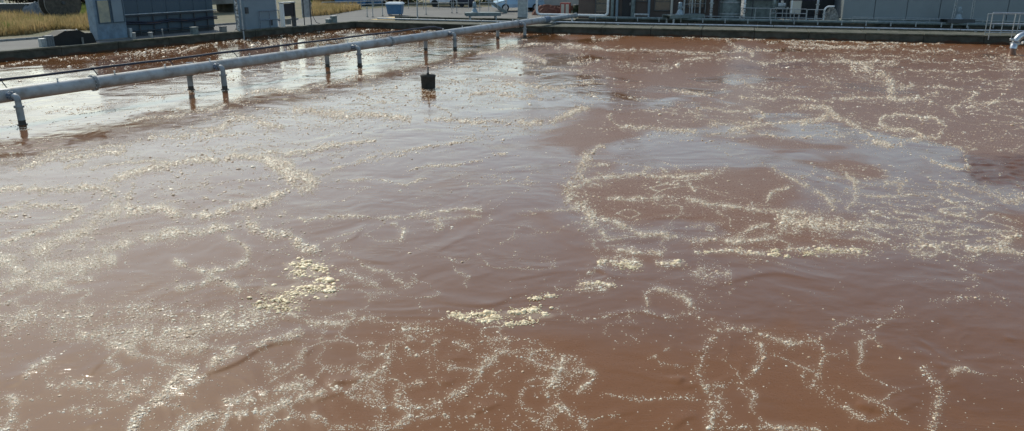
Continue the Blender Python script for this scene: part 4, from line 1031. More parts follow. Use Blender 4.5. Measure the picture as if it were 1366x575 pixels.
# blue cabin ----------------------------------------------------------
fa, fb = G(132, 54.5), G(169, 51)
u = (fb - fa); u = ldir
wdt = (fb - fa).dot(ldir)
bt = thing('control_booth', fa, 'light blue booth with a window at the end of the dark blue cabin', 'booth')
hb_ = 2.2; bw = wdt; bd = .75
cb = fa + ldir * (bw / 2) + ldn * (bd / 2)
obj_box('body', cb + UP * hb_ / 2, (bw, bd, hb_), LAX, 'bluebooth', bt, .02)
fr0 = fa - ldn * .004
for (u0, u1, m_, nm) in ((.10, .50, 'window_reflection', 'window'), (.56, .95, 'paleblue', 'panel')):
    cc = fa + ldir * (bw * (u0 + u1) / 2) - ldn * .012 + UP * 1.5
    wn = MB().box(cc, (bw * (u1 - u0), .03, 1.15), LAX).build(nm, m_, bt)
    for sx in (-1, 1): MB().box(cc + ldir * sx * bw * (u1 - u0) / 2 - ldn * .02, (.05, .05, 1.2), LAX).build('frame_side', 'bluecab', wn)
    MB().box(cc - UP * .59 - ldn * .022, (bw * (u1 - u0), .05, .05), LAX).build('frame_bottom', 'bluecab', wn)
MB().box(fa + ldir * (bw * .5) - ldn * .02 + UP * .02, (bw + .1, .1, .08), LAX).build('plinth', 'concrete', bt)
MB().box(fa + ldir * (bw + .12) - ldn * .05 + UP * .3, (.16, .2, .5), LAX, .01).build('junction_box', 'galv', bt)
# long container
ca0 = fb + ldn * .65
e_px = on_line_at_px(ca0, ldir, 289)
clen = (e_px - ca0).dot(ldir)
ct = thing('container_cabin', ca0, 'long dark blue speckled steel cabin with pipes along its front', 'container')
obj_box('body', ca0 + ldir * (clen / 2) + ldn * 1.3 + UP * 1.2, (clen, 2.5, 2.05), LAX, 'bluecab', ct, .02)
nr = 7
for i in range(nr):
    c_ = ca0 + ldir * (clen * (i + .5) / nr) + ldn * .035 + UP * 1.2
    MB().box(c_, (.045, .012, 1.95), LAX).build('rib', 'bluecab', ct)
for zz, rr2, m_, nm in ((1.22, .035, 'galv', 'conduit'), (1.12, .03, 'darkmetal', 'conduit'), (.78, .05, 'hose', 'conduit'), (.68, .04, 'hose', 'conduit'), (.70, .03, 'rust_brown', 'conduit'), (.30, .03, 'darkmetal', 'conduit')):
    o_ = -.10 - .02 * random.random()
    pts_ = [ca0 + ldir * (clen * i / 12 + .1) + ldn * o_ + UP * (zz + (.05 * math.sin(i * 1.3) if m_ == 'hose' else 0)) for i in range(13)]
    if m_ == 'rust_brown': pts_ = pts_[3:9]
    MB().tube(pts_, rr2, 8).build(nm, m_, ct)
for i in range(7):
    c_ = ca0 + ldir * (clen * (i + .4) / 7) - ldn * .04
    MB().box(c_ + UP * .65, (.05, .05, 1.3), LAX).build('bracket_post', 'darkmetal', ct)
obj_box('skid', ca0 + ldir * (clen / 2) + ldn * 1.3 + UP * .09, (clen, 2.3, .18), LAX, 'darkmetal', ct)
for (px_, h_, w_, lab) in ((181, .35, .14, 'small grey bollard beside the blue booth'), (203, .30, .18, 'small grey stub post in front of the dark blue cabin'), (219, .42, .06, 'thin pale stake in front of the dark blue cabin')):
    q = on_line_at_px(Vector((LWA.x, LWA.y, 0)) + ldn * .62, ldir, px_)
    t_ = thing('bollard', (q.x, q.y, GZ), lab, 'bollard'); obj_box('stem', Vector((q.x, q.y, GZ + h_ / 2)), (w_, w_, h_), LAX, 'kerb', t_, .01); obj_box('cap', Vector((q.x, q.y, GZ + h_ + .02)), (w_ * 1.2, w_ * 1.2, .04), LAX, 'galv', t_, .005)
q = on_line_at_px(LWA + ldn * .62, ldir, 261)
t_ = thing('service_box', (q.x, q.y, GZ), 'green-grey service box near the far end of the dark blue cabin', 'box'); obj_box('body', Vector((q.x, q.y, GZ + .2)), (.36, .3, .4), LAX, 'greengrey', t_, .02); obj_box('lid', Vector((q.x, q.y, GZ + .42)), (.4, .34, .05), LAX, 'greengrey', t_, .01)
q = on_line_at_px(LWA + ldn * .62, ldir, 299)
t_ = thing('service_box', (q.x, q.y, GZ), 'pale service box between the dark blue cabin and the mottled pole', 'box'); obj_box('body', Vector((q.x, q.y, GZ + .16)), (.34, .3, .32), LAX, 'concrete', t_, .02); obj_box('lid', Vector((q.x, q.y, GZ + .34)), (.38, .34, .04), LAX, 'concrete', t_, .01)

# black covered hopper left of the booth
ha, hb2 = on_line_at_px(LWA + ldn * .75, ldir, 73), on_line_at_px(LWA + ldn * .75, ldir, 131)
Lh = (hb2 - ha).dot(ldir)
hp_ = thing('black_hopper', (ha.x, ha.y, GZ), 'black sloped hopper cover standing on the wall beside the blue booth', 'hopper')
prof = [(0, 0), (0, .62), (.10, .66), (.30, .92), (.62, .92), (.76, .70), (.92, .68), (1.0, 0)]
MB().prism([Vector((ha.x, ha.y, GZ)) + ldir * (Lh * a_) + UP * (z_ * .78) for a_, z_ in prof], ldn * .9).build('cover', 'blackcover', hp_)
for a_, z_ in ((.33, .745), (.58, .745)): 
    c_ = Vector((ha.x, ha.y, GZ)) + ldir * (Lh * a_) + UP * z_ * 1.0
    MB().tube([c_ - ldn * .02, c_ + ldn * .04], .03, 8).build('latch', 'bolt', hp_)
c_ = Vector((ha.x, ha.y, GZ)) + ldir * (Lh * .66) - ldn * .06
MB().box(c_ + UP * .17, (.1, .06, .34), LAX, .01).build('tag_plate', 'concrete', hp_)
for px_, w_, h_, m_, lab in ((60, .28, .44, 'galv', 'small pale grey box at the end of the black hopper'), (69, .36, .56, 'tarp', 'blue-grey ribbed box against the black hopper')):
    q = on_line_at_px(LWA + ldn * .7, ldir, px_)
    t_ = thing('equipment_box', (q.x, q.y, GZ), lab, 'box'); obj_box('body', Vector((q.x, q.y, GZ + h_ / 2)), (w_, .3, h_), LAX, m_, t_, .02)
    for i in range(3): MB().box(Vector((q.x, q.y, GZ + h_ / 2)) + ldir * (w_ * (i - 1) * .3) - ldn * .16, (.04, .03, h_ * .9), LAX).build('rib', m_, t_)

# concrete tank block behind
q = G(304, 18) + ldn * 2
t_ = thing('concrete_tank', q, 'weathered concrete tank block between the blue cabin and the pale cabinet', 'tank')
obj_box('wall', q + UP * 1.6, (4.2, 2.4, 1.8), LAX, 'concrete', t_, .03)
for i in (-1, 1): obj_box('foot', q + ldir * i * 1.5 + UP * .34, (.5, 2.2, .7), LAX, 'concrete_dark', t_)
# mottled pole and thin pole
q = on_line_at_px(LWA + ldn * .5, ldir, 319.5)
t_ = thing('standpipe', (q.x, q.y, GZ), 'mottled white and grey standpipe left of the pale blue cabinet', 'pipe')
M['mottled'] = mat('mottled', (.62, .62, .58), .6, 0, scale=7, second=(.16, .15, .13), lo=.45, hi=.55)
MB().tube([(q.x, q.y, GZ), (q.x, q.y, 3.6)], .085, 12).build('pipe', 'mottled', t_)
for z_ in (.9, 1.9): MB().tube([(q.x, q.y, z_), (q.x, q.y, z_ + .08)], .12, 12).build('collar', 'galv', t_)
q = on_line_at_px(LWA + ldn * -.06, ldir, 325.5)
t_ = thing('standpipe', (q.x, q.y, 0), 'thin grey pipe running down the wall into the liquid, by the pale cabinet', 'pipe')
MB().tube([(q.x, q.y, -.2), (q.x, q.y, 3.5)], .05, 10).build('pipe', 'galv', t_)
MB().box(Vector((q.x, q.y, .5)), (.2, .1, .06), LAX).build('clamp', 'darkmetal', t_)

# pale blue cabinet
fa = on_line_at_px(LWA + ldn * .62, ldir, 330); fb = on_line_at_px(LWA + ldn * .62, ldir, 372)
fa.z = fb.z = GZ; wd_ = (fb - fa).dot(ldir)
t_ = thing('equipment_cabinet', fa, 'tall pale blue-grey equipment cabinet with railing in front', 'cabinet')
obj_box('body', fa + ldir * wd_ / 2 + ldn * .5 + UP * 1.1, (wd_, 1.0, 2.1), LAX, 'paleblue', t_, .02)
obj_box('base', fa + ldir * wd_ / 2 + ldn * .5 + UP * .02, (wd_ + .1, 1.1, .1), LAX, 'concrete', t_)
sb = MB().box(fa + ldir * .1 - ldn * .06 + UP * 1.2, (.2, .14, .38), LAX, .01).build('switch_box', 'darkmetal', t_)
MB().box(fa + ldir * wd_ * .78 - ldn * .012 + UP * .35, (.24, .03, .34), LAX).build('louvre', 'darkmetal', t_)
MB().box(fa + ldir * wd_ * .985 - ldn * .015 + UP * 1.1, (.05, .04, 2.0), LAX).build('edge_strip', 'white', t_)
A = fa + ldir * (wd_ * .40) - ldn * .12; B = fa + ldir * (wd_ * 1.02) - ldn * .12
railing(A, B, 1.1, 3, 'blue-grey handrail in front of the pale blue cabinet', 'valve', .022, (1.0, .5))
# black screen box on stand
q = on_line_at_px(LWA + ldn * .9, ldir, 386); q.z = GZ
t_ = thing('control_screen', q, 'black control panel in a pale frame on a stand beside the cabinet', 'panel')
obj_box('screen', q + UP * 1.05, (.78, .3, .78), LAX, 'black', t_, .02)
for s_ in (-1, 1):
    MB().box(q + ldir * s_ * .47 + UP * .75, (.09, .34, 1.5), LAX).build('frame_post', 'white' if s_ < 0 else 'darkmetal', t_)
MB().box(q + UP * 1.52, (1.1, .42, .07), LAX, .01).build('hood', 'galv', t_)
MB().tube([q - UP * .3 - ldn * .9, q + UP * .66 - ldn * .3], .02, 8).build('stay', 'darkmetal', t_)
obj_box('valve_block', q + UP * .3 + ldn * .1, (.4, .3, .35), LAX, 'concrete', t_)
# grey panel on posts
q = on_line_at_px(LWA + ldn * .8, ldir, 411); q.z = GZ
t_ = thing('sign_panel', q, 'tall grey sheet panel on two thin posts by the grass verge', 'panel')
obj_box('sheet', q + UP * 1.3, (.78, .05, 1.6), LAX, 'galv', t_, .005)
for s_ in (-1, 1): MB().box(q + ldir * s_ * .3 - ldn * .045 + UP * 1.0, (.05, .04, 2.2), LAX).build('post', 'darkmetal', t_)
MB().tube([q + ldir * .45 + UP * 1.2, q + ldir * .55 + UP * .5, q + ldir * .8 + UP * .1, q + ldir * 1.1 + UP * .03], .02, 8).build('cable', 'hose', t_)
# small boxes on the wall
for px_, w_, h_, lab in ((439, .3, .28, 'lower of two small grey boxes on the wall by the road'), (446, .38, .46, 'taller of two small grey boxes on the wall by the road')):
    q = on_line_at_px(LWA + ldn * .55, ldir, px_)
    t_ = thing('junction_box', (q.x, q.y, GZ), lab, 'box'); obj_box('body', Vector((q.x, q.y, GZ + h_ / 2)), (w_, .3, h_), LAX, 'greengrey', t_, .015); obj_box('lid', Vector((q.x, q.y, GZ + h_ + .015)), (w_ + .05, .35, .03), LAX, 'galv', t_, .005)

# blue bin
q = G(527.5, 20.5)
def waste_bin(q, ax, label, w_=1.25, h_=.85, body='binblue', lid='binlid'):
    t_ = thing('waste_bin', q, label, 'bin')
    d_ = ax[0]; n_ = ax[1]; bw_, tw = w_ * .43, w_ * .5
    def ring(hw, hd, z_): return [q + d_ * hw * a_ + n_ * hd * b_ + UP * z_ for a_, b_ in ((-1, -1), (1, -1), (1, 1), (-1, 1))]
    r0, r1 = ring(bw_, .36, .1), ring(tw, .45, h_)
    MB().add(r0 + r1, [(3, 2, 1, 0), (4, 5, 6, 7)] + [(i, (i + 1) % 4, 4 + (i + 1) % 4, 4 + i) for i in range(4)]).build('tub', body, t_)
    l0, l1, l2 = ring(tw + .04, .5, h_), ring(tw + .04, .5, h_ + .06), ring(tw * .9, .36, h_ + .17)
    MB().add(l0 + l1 + l2, [(3, 2, 1, 0), (8, 9, 10, 11)] + [(i, (i + 1) % 4, 4 + (i + 1) % 4, 4 + i) for i in range(4)] + [(4 + i, 4 + (i + 1) % 4, 8 + (i + 1) % 4, 8 + i) for i in range(4)]).build('lid', lid, t_)
    for a_ in (-1, 1):
        for b_ in (-1, 1): 
            c_ = q + d_ * bw_ * .8 * a_ + n_ * .3 * b_ + UP * .08
            MB().tube([c_ - d_ * .03, c_ + d_ * .03], .08, 10).build('wheel', 'rubber', t_)
        MB().tube([q + d_ * a_ * (tw + .02) + UP * (h_ - .1), q + d_ * a_ * (tw + .12) + UP * (h_ - .1)], .03, 8).build('trunnion', 'galv', t_)
    return t_
waste_bin(q, frame((1, -.1)), 'blue wheeled waste bin with pale lid standing on the road')
# thin rails / posts near the bin
for px_, py_, h_, lab in ((490, 22, .62, 'short thin post left of the taller posts by the bin'), (497.5, 22.5, 1.3, 'thin tall grey post, middle one left of the blue bin'), (510.5, 21, 1.6, 'thin tall post right beside the blue bin'), (557, 25, 1.9, 'tall thick grey post right of the blue bin'), (568.5, 19, 1.1, 'thin post with a cap beyond the channel, right of the blue bin'), (603, 17, 1.3, 'thin grey post nearest the steel platform, left of its pair'), (609.5, 17, 1.3, 'thin grey post nearest the steel platform, right of its pair')):
    q = P(px_, py_, ZW); t_ = thing('post', q, lab, 'post')
    MB().tube([q - UP * .1, q + UP * h_], .045 if h_ > 1.7 else .028, 8).build('shaft', 'galv', t_)
    MB().box(q + UP * .01, (.16, .16, .03)).build('foot_plate', 'darkmetal', t_)
    MB().box(q + UP * (h_ + .03), (.09, .09, .08) if h_ > 1.7 else (.12, .12, .1), None, .01).build('cap', 'galv', t_)

# ------------------------------------------------------------------ mixers / steel platforms over the channel
def lathe_part(name, q, prof, m_, parent, n=18): return MB().lathe(q, prof, n).build(name, m_, parent)
def motor(q, sc_, label, group='vertical mixer motors'):
    t_ = thing('mixer_motor', q, label, 'motor', group)
    lathe_part('base_flange', q, [(.36 * sc_, 0), (.36 * sc_, .06 * sc_), (.30 * sc_, .10 * sc_)], 'motor', t_)
    lathe_part('gearbox', q + UP * .10 * sc_, [(.28 * sc_, 0), (.27 * sc_, .14 * sc_), (.18 * sc_, .28 * sc_), (.14 * sc_, .34 * sc_)], 'motor', t_)
    bd_ = lathe_part('body', q + UP * .44 * sc_, [(.12 * sc_, 0), (.165 * sc_, .03 * sc_), (.165 * sc_, .40 * sc_), (.13 * sc_, .43 * sc_)], 'motor', t_)
    for k in range(12):
        an = k * math.pi / 6; d_ = Vector((math.cos(an), math.sin(an), 0))
        MB().box(q + UP * .66 * sc_ + d_ * .175 * sc_, (.035 * sc_, .012, .34 * sc_), frame(d_)).build('fin', 'motor', bd_)
    lathe_part('fan_cowl', q + UP * .87 * sc_, [(.17 * sc_, 0), (.175 * sc_, .1 * sc_), (.14 * sc_, .16 * sc_), (.02, .18 * sc_)], 'motor', t_)
    MB().box(q + UP * .6 * sc_ + Vector((.19 * sc_, -.04, 0)), (.12 * sc_, .16 * sc_, .14 * sc_), None, .01).build('terminal_box', 'motor', t_)
    return t_
def platform(q, ax, L, Wd, zt, label, m_='greengrey'):
    t_ = thing('steel_platform', q, label, 'platform')
    c = q + ax[0] * (L / 2 - .3)
    MB().box(c + UP * (zt - .02), (L, Wd, .04), ax).build('deck', m_, t_)
    for s in (-1, 1): MB().box(c + ax[1] * s * (Wd / 2 - .03) + UP * (zt - .14), (L, .06, .2), ax, .01).build('beam', m_, t_)
    for k in range(4): MB().box(c + ax[0] * ((k - 1.5) * L / 4.2) + UP * (zt - .12), (.05, Wd - .14, .12), ax).build('joist', m_, t_)
    for a_ in (-1, 1):
        for s in (-1, 1): MB().box(c + ax[0] * a_ * (L / 2 - .35) + ax[1] * s * (Wd / 2 - .1) + UP * ((zt - .25) / 2 - .05), (.09, .09, zt - .16), ax).build('leg', 'galv', t_)
    return t_
XA = frame((1, .12))
q = P(893, 29.5, ZW); platform(q, frame((1, .45)), 2.9, 1.0, .50, 'green-grey steel platform over the channel in front of the brown building')
motor(P(905, 29.5, ZW) + UP * .50 + Vector((.1, .2, 0)), .8, 'blue-grey mixer motor on the platform in front of the brown building')
q = P(941, 26, ZW); A = q + UP * .45
railing(P(908, 29, ZW) + UP * .5 + Vector((.3, .5, 0)), P(941, 27.2, ZW) + UP * .5 + Vector((0, .3, 0)), 1.2, 5, 'thin steel railing behind the mixer motor by the brown building', 'galv', .022, (1, .55))
q = P(626, 24.5, ZW); platform(q, frame((1, .15)), 2.6, 1.0, .42, 'green-grey steel platform left of the light blue car')
motor(P(633, 24.3, ZW) + UP * .42 + Vector((0, .1, 0)), .72, 'grey-blue mixer motor on the steel platform left of the light blue car')
railing(P(640, 23.5, ZW) + UP * .42 + Vector((0, .4, 0)), P(676, 23.5, ZW) + UP * .42 + Vector((0, .4, 0)), 1.15, 4, 'steel railing on the platform left of the light blue car', 'galv', .024, (1, .55))
# sloping stair beside that platform
q = P(640, 18, ZG)
t_ = thing('steel_stair', q, 'steel stair with open treads behind the platform left of the light blue car', 'stairs')
for s in (0, .8): MB().box(q + Vector((1.1, s, .75)), (2.7, .06, .2), (Vector((.83, 0, -.56)), Vector((0, 1, 0)), Vector((.56, 0, .83)))).build('stringer', 'greengrey', t_)
for i in range(7): MB().box(q + Vector((.1 + i * .31, .4, 1.42 - i * .208)), (.26, .76, .03)).build('tread', 'galv', t_)
for s in (0, .8): MB().tube([q + Vector((-.1, s, 2.5)), q + Vector((2.2, s, .95))], .025, 8).build('handrail', 'galv', t_)
for s in (0, .8):
    for i in range(3): MB().tube([q + Vector((.1 + i, s, 1.4 - i * .67)), q + Vector((.1 + i, s, 2.36 - i * .67))], .022, 8).build('baluster', 'galv', t_)

# small platform with chains on the right
q = P(1262, 34, ZW)
platform(P(1264, 35.5, ZW), frame((1, 0)), 1.75, 1.0, .48, 'small dark steel platform carrying the mixer motor in front of the pale shed', 'darkmetal')
motor(P(1277.5, 35.5, ZW) + UP * .48 + Vector((0, .1, 0)), .72, 'pale blue mixer motor on the small platform in front of the pale shed')
for px_, lab in ((1269, 'pair of chained posts left of the pale blue mixer motor'), (1294, 'pair of chained posts right of the pale blue mixer motor')):
    q = P(px_, 35.5, ZW) + UP * .48
    t_ = thing('chain_post', q, lab, 'post')
    lean = .09 if px_ < 1280 else -.05
    for s in (-.12, .16):
        MB().tube([q + Vector((s, s, -.3 if px_ > 1280 else 0)), q + Vector((s + lean, s, 1.7))], .026, 8).build('post', 'galv', t_)
    for k in range(9):
        z_ = .15 + k * .18; MB().tube([q + Vector((-.12 + lean * z_ / 1.7, -.12, z_)), q + Vector((.02 + lean * z_ / 1.7, .02, z_ - .05)), q + Vector((.16 + lean * z_ / 1.7, .16, z_))], .016, 6).build('chain_link', 'galv', t_)

# ------------------------------------------------------------------ sheds and buildings behind
def window(parent, c, w_, h_, ax, fm_='darkmetal', gm='glass', bars=1):
    wn = MB().box(c, (w_, .05, h_), ax).build('window', gm, parent)
    for s in (-1, 1):
        MB().box(c + ax[0] * s * w_ / 2 - ax[1] * .03, (.07, .07, h_ + .07), ax).build('frame_side', fm_, wn)
        MB().box(c + UP * s * h_ / 2 - ax[1] * .032, (w_, .07, .07), ax).build('frame_bar', fm_, wn)
    for k in range(bars): MB().box(c + UP * (h_ * ((k + 1) / (bars + 1) - .5)) - ax[1] * .03, (w_ - .07, .05, .05), ax).build('glazing_bar', fm_, wn)
    return wn
# pale shed on the right
sa_ = line_pt(W2, rdir, rdn, CH + 1.6, 1121); sb_ = sa_ + rdir * 26
sa_.z = GZ
sh = thing('pale_shed', sa_, 'long pale blue-grey sheet metal shed along the right side', 'building')
pl_h = .30
obj_box('plinth', sa_ + rdir * 13 + rdn * 3 + UP * pl_h / 2, (26.1, 6.1, pl_h), RAX, 'greengrey', sh, .02)
npan = 13
for i in range(npan):
    c = sa_ + rdir * (26 * (i + .5) / npan) + rdn * .08 + UP * (pl_h + 2.0)
    MB().box(c, (26 / npan - .035, .10, 4.0), RAX, .008).build('panel', 'shed', sh)
obj_box('core', sa_ + rdir * 13 + rdn * 3.1 + UP * (pl_h + 2.0), (25.9, 5.8, 3.95), RAX, 'shed', sh)
MB().prism([sa_ - rdn * .3 - rdir * .3 + UP * 4.4, sa_ + rdn * 3.1 - rdir * .3 + UP * 5.2, sa_ + rdn * 6.4 - rdir * .3 + UP * 4.4, sa_ + rdn * 6.4 - rdir * .3 + UP * 4.28, sa_ + rdn * 3.1 - rdir * .3 + UP * 5.08, sa_ - rdn * .3 - rdir * .3 + UP * 4.28], rdir * 26.6).build('roof', 'greengrey', sh)
MB().box(sa_ + rdir * 13 - rdn * .02 + UP * (pl_h + .06), (26, .06, .05), RAX).build('drip_rail', 'galv', sh)
A = line_pt(W2, rdir, rdn, CH + .35, 1135); B = line_pt(W2, rdir, rdn, CH + .35, 1308); A.z = B.z = ZW + .06
railing(A, B, .42, 6, 'low thin rail in front of the pale shed', 'galv', .018, (1, .45))

# brown building with tower
ba_ = line_pt(W2, rdir, rdn, CH + 2.2, 771); be_ = line_pt(W2, rdir, rdn, CH + 2.2, 966); ba_.z = be_.z = GZ
Lb = (be_ - ba_).dot(rdir)
bb = thing('brown_building', ba_, 'dark brown plant building with windows and pale downpipes', 'building')
obj_box('wall', ba_ + rdir * Lb / 2 + rdn * 4 + UP * 2.2, (Lb, 8, 4.4), RAX, 'brownwall', bb, .02)
obj_box('tower', ba_ + rdir * Lb * .30 + rdn * 5.5 + UP * 3.4, (Lb * .20, 4.5, 6.6), RAX, 'brownwall', bb, .02)
rf_ = obj_box('roof', ba_ + rdir * Lb / 2 + rdn * 4 + UP * 4.5, (Lb + .5, 8.5, .22), RAX, 'greengrey', bb, .02)
def bx(px): return line_pt(W2, rdir, rdn, CH + 2.2, px)
def on_front(px, z, off=.03):
    p = line_pt(W2, rdir, rdn, CH + 2.2 - off, px); p.z = GZ + z; return p
for (x0, x1, z0, z1) in ((794, 810, .35, 2.6), (872, 893, .65, 2.6), (846, 862, 1.3, 2.7), (915, 937, .9, 2.6)):
    A = on_front(x0, 0); B = on_front(x1, 0); c = (A + B) / 2; c.z = GZ + (z0 + z1) / 2
    window(bb, c, (B - A).length, z1 - z0, RAX, 'darkmetal', 'glass', 2)
A = on_front(829, 0); B = on_front(841, 0); c = (A + B) / 2; c.z = GZ + 1.1
dr = MB().box(c, ((B - A).length, .06, 2.2), RAX).build('door', 'black', bb)
MB().tube([c + rdir * .25 - rdn * .08 + UP * -.1, c + rdir * .25 - rdn * .08 + UP * .1], .02, 6).build('handle', 'bolt', dr)
for px_, r_, m_ in ((822, .10, 'paleblue'), (843.5, .16, 'greengrey'), (864.5, .09, 'paleblue'), (894.5, .09, 'cream'), (816, .12, 'greengrey')):
    p = on_front(px_, 0, .22); MB().tube([p, p + UP * 4.3], r_, 12).build('downpipe', m_, bb)
for px_ in (911, 921.5, 932): 
    p = on_front(px_, 0, .3); MB().box(p + UP * 1.6, (.12, .12, 3.2), RAX, .01).build('pale_post', 'galv', bb)
# small white bench-like pipe loops on the channel wall
for x0, x1, z_, lab in ((846, 864, .34, 'short white pipe loop on the channel wall before the brown building'),):
    A = line_pt(W2, rdir, rdn, CH, x0); B = line_pt(W2, rdir, rdn, CH, x1); A.z = B.z = ZW + .1
    t_ = thing('pipe_loop', A, lab, 'pipe'); MB().tube([A, A + UP * z_, B + UP * z_, B], .07, 10).build('loop', 'galv', t_)
    MB().tube([A + UP * .02, A + UP * .06], .11, 10).build('flange', 'galv', t_)
# cream building behind, red cabinet, brick heap
q = line_pt(W2, rdir, rdn, CH + 12, 750); q.z = GZ
cb_ = thing('cream_building', q, 'cream rendered building partly hidden behind the brown building', 'building')
obj_box('wall', q + rdn * 3 + UP * 2.6, (7, 6, 5.2), RAX, 'cream', cb_, .03)
obj_box('roof', q + rdn * 3 + UP * 5.3, (7.6, 6.6, .25), RAX, 'brick', cb_, .03)
obj_box('plinth', q - rdn * .05 + UP * .2, (7.1, .2, .4), RAX, 'brick', cb_, .02)
window(cb_, q - rdn * .03 - rdir * 2 + UP * 2.8, 1.2, 1.2, RAX, 'white', 'glass', 1)
q = line_pt(W2, rdir, rdn, CH + 4, 754); q.z = GZ
rc = thing('red_cabinet', q, 'red-framed glazed fire cabinet beside the brown building', 'cabinet')
obj_box('case', q + UP * .55, (.78, .4, .95), RAX, 'red', rc, .02)
for s in (-1, 1): MB().box(q + rdir * s * .18 - rdn * .205 + UP * .55, (.24, .03, .75), RAX).build('pane', 'cream', rc)
for s in (-1, 1): MB().box(q + rdir * s * .3 + UP * .05, (.08, .3, .1), RAX).build('foot', 'darkmetal', rc)
q = line_pt(W2, rdir, rdn, CH + 4, 769); q.z = GZ
t_ = thing('green_drum', q, 'dark green drum between the red cabinet and the brown building', 'drum')
MB().lathe(q, [(.27, 0), (.29, .02), (.29, .28), (.305, .3), (.29, .32), (.29, .58), (.305, .6), (.29, .62), (.29, .86), (.26, .87)], 16).build('body', 'leaf_dark', t_)
MB().lathe(q + UP * .87, [(.27, 0), (.27, .02), (.05, .03)], 16).build('lid', 'darkmetal', t_)
def heap(name, q, w_, d_, h_, m_, label, cat, seed=0, group=None):
    rg = random.Random(seed); n = 14; vs = []; fs = []
    for i in range(n + 1):
        for j in range(n + 1):
            a_, b_ = i / n * 2 - 1, j / n * 2 - 1; r_ = max(0, 1 - a_ * a_ * .95 - b_ * b_ * .95)
            z_ = h_ * (r_ ** .6) * (.75 + .4 * rg.random())
            vs.append(q + Vector((a_ * w_ / 2, b_ * d_ / 2, z_ if r_ > 0.03 else -.02)))
    for i in range(n):
        for j in range(n): k = i * (n + 1) + j; fs.append((k, k + 1, k + n + 2, k + n + 1))
    o = MB().add(vs, fs).build(name, m_); return tag(o, label, cat, group)
q = line_pt(W2, rdir, rdn, CH + 5.5, 731); q.z = GZ
heap('rubble_heap', q, 2.6, 1.4, .75, 'brick', 'low heap of brown-red brick rubble behind the white pipe frame', 'rubble', 3)
# white pipe U frame
A = line_pt(W2, rdir, rdn, CH + .3, 716); B = line_pt(W2, rdir, rdn, CH + .3, 810)
A.z = B.z = P(716, 18, ZW).z
zf = .76
A.z = B.z = zf
t_ = thing('white_u_pipe', (A.x, A.y, ZW), 'white U-shaped pipe frame standing in front of the brown building', 'pipe')
rc_ = .25
du = (B - A).normalized()
pts_ = [A + UP * 4.2] + [A + du * rc_ * (1 - math.cos(a_)) + UP * rc_ * (1 - math.sin(a_)) for a_ in [i * math.pi / 2 / 6 for i in range(7)]] + \
       [B - du * rc_ * (1 - math.sin(a_)) + UP * rc_ * (1 - math.cos(a_)) for a_ in [i * math.pi / 2 / 6 for i in range(7)]] + [B + UP * 4.2]
MB().tube(pts_, .085, 12).build('frame_pipe', 'whitepipe', t_)
for k in (.12, .5, .88): 
    p = A.lerp(B, k); MB().box(Vector((p.x, p.y, (zf + ZW) / 2 - .05)), (.09, .09, zf - ZW + .02), RAX).build('support', 'galv', t_)
# grey box and light blue car
q = line_pt(W2, rdir, rdn, CH + .9, 697); q.z = GZ
t_ = thing('grey_cabinet', q, 'plain grey cabinet standing in front of the light blue car', 'cabinet')
obj_box('body', q + UP * .78, (.72, .4, 1.35), frame((1, 0)), 'galv', t_, .015)
MB().box(q + UP * .78 + Vector((.375, -.1, 0)), (.03, .25, 1.3)).build('door_edge', 'white', t_)
MB().box(q + UP * .06, (.78, .46, .12)).build('plinth', 'concrete', t_)
def car(q, rz, label, paint='car'):
    t_ = thing('parked_car', q, label, 'car')
    ax = frame((math.cos(rz), math.sin(rz))); f, s = ax[0], ax[1]
    prof = [(-2.1, .32), (-2.15, .62), (-2.05, .88), (-1.55, .95), (-1.0, 1.38), (-.2, 1.46), (.55, 1.38), (1.15, .98), (1.95, .82), (2.15, .6), (2.12, .32)]
    def sec(wd_): return [q + f * a_ + s * wd_ + UP * z_ for a_, z_ in prof]
    def sect(off, inset): return [q + f * a_ + s * (off * (1 - (inset if z_ > 1.0 else 0))) + UP * z_ for a_, z_ in prof]
    n = len(prof); L_ = [sect(-.86, .16), sect(-.7, .22), sect(.7, .22), sect(.86, .16)]
    vs = [v for l_ in L_ for v in l_]; fs = [tuple(range(n))[::-1], tuple(range(3 * n, 4 * n))]
    for k in range(3):
        for i in range(n): fs.append((k * n + i, k * n + (i + 1) % n, (k + 1) * n + (i + 1) % n, (k + 1) * n + i))
    MB().add(vs, fs).build('body', paint, t_)
    for sd in (-1, 1):
        o = s * sd * .775
        w_ = MB().add([q + f * a_ + s * sd * (.845 if z_ < 1.05 else .742) + UP * z_ for a_, z_ in ((-1.25, 1.0), (1.0, 1.0), (.5, 1.33), (-.9, 1.33))], [(0, 1, 2, 3)]).build('side_window', 'glass', t_)
        for a_ in (-1.35, 1.35):
            c = q + f * a_ + s * sd * .8 + UP * .32
            wh = MB().tube([c - s * .1, c + s * .1], .32, 18).build('tyre', 'rubber', t_)
            MB().tube([c + s * sd * .09, c + s * sd * .11], .2, 14).build('rim', 'bolt', wh)
        MB().box(q + f * 2.08 + s * sd * .6 + UP * .68, (.14, .35, .14), ax, .02).build('headlight', 'white', t_)
    MB().add([q + f * a_ + s * b_ + UP * z_ for a_, b_, z_ in ((1.12, -.66, 1.03), (1.12, .66, 1.03), (.6, .55, 1.385), (.6, -.55, 1.385))], [(0, 1, 2, 3)]).build('windscreen', 'glass', t_)
    MB().add([q + f * a_ + s * b_ + UP * z_ for a_, b_, z_ in ((-1.58, -.66, .985), (-1.58, .66, .985), (-1.03, .55, 1.39), (-1.03, -.55, 1.39))], [(0, 1, 2, 3)]).build('rear_window', 'glass', t_)
    return t_
car(G(691, 14.5), R(195), 'light blue parked car behind the grey cabinet')
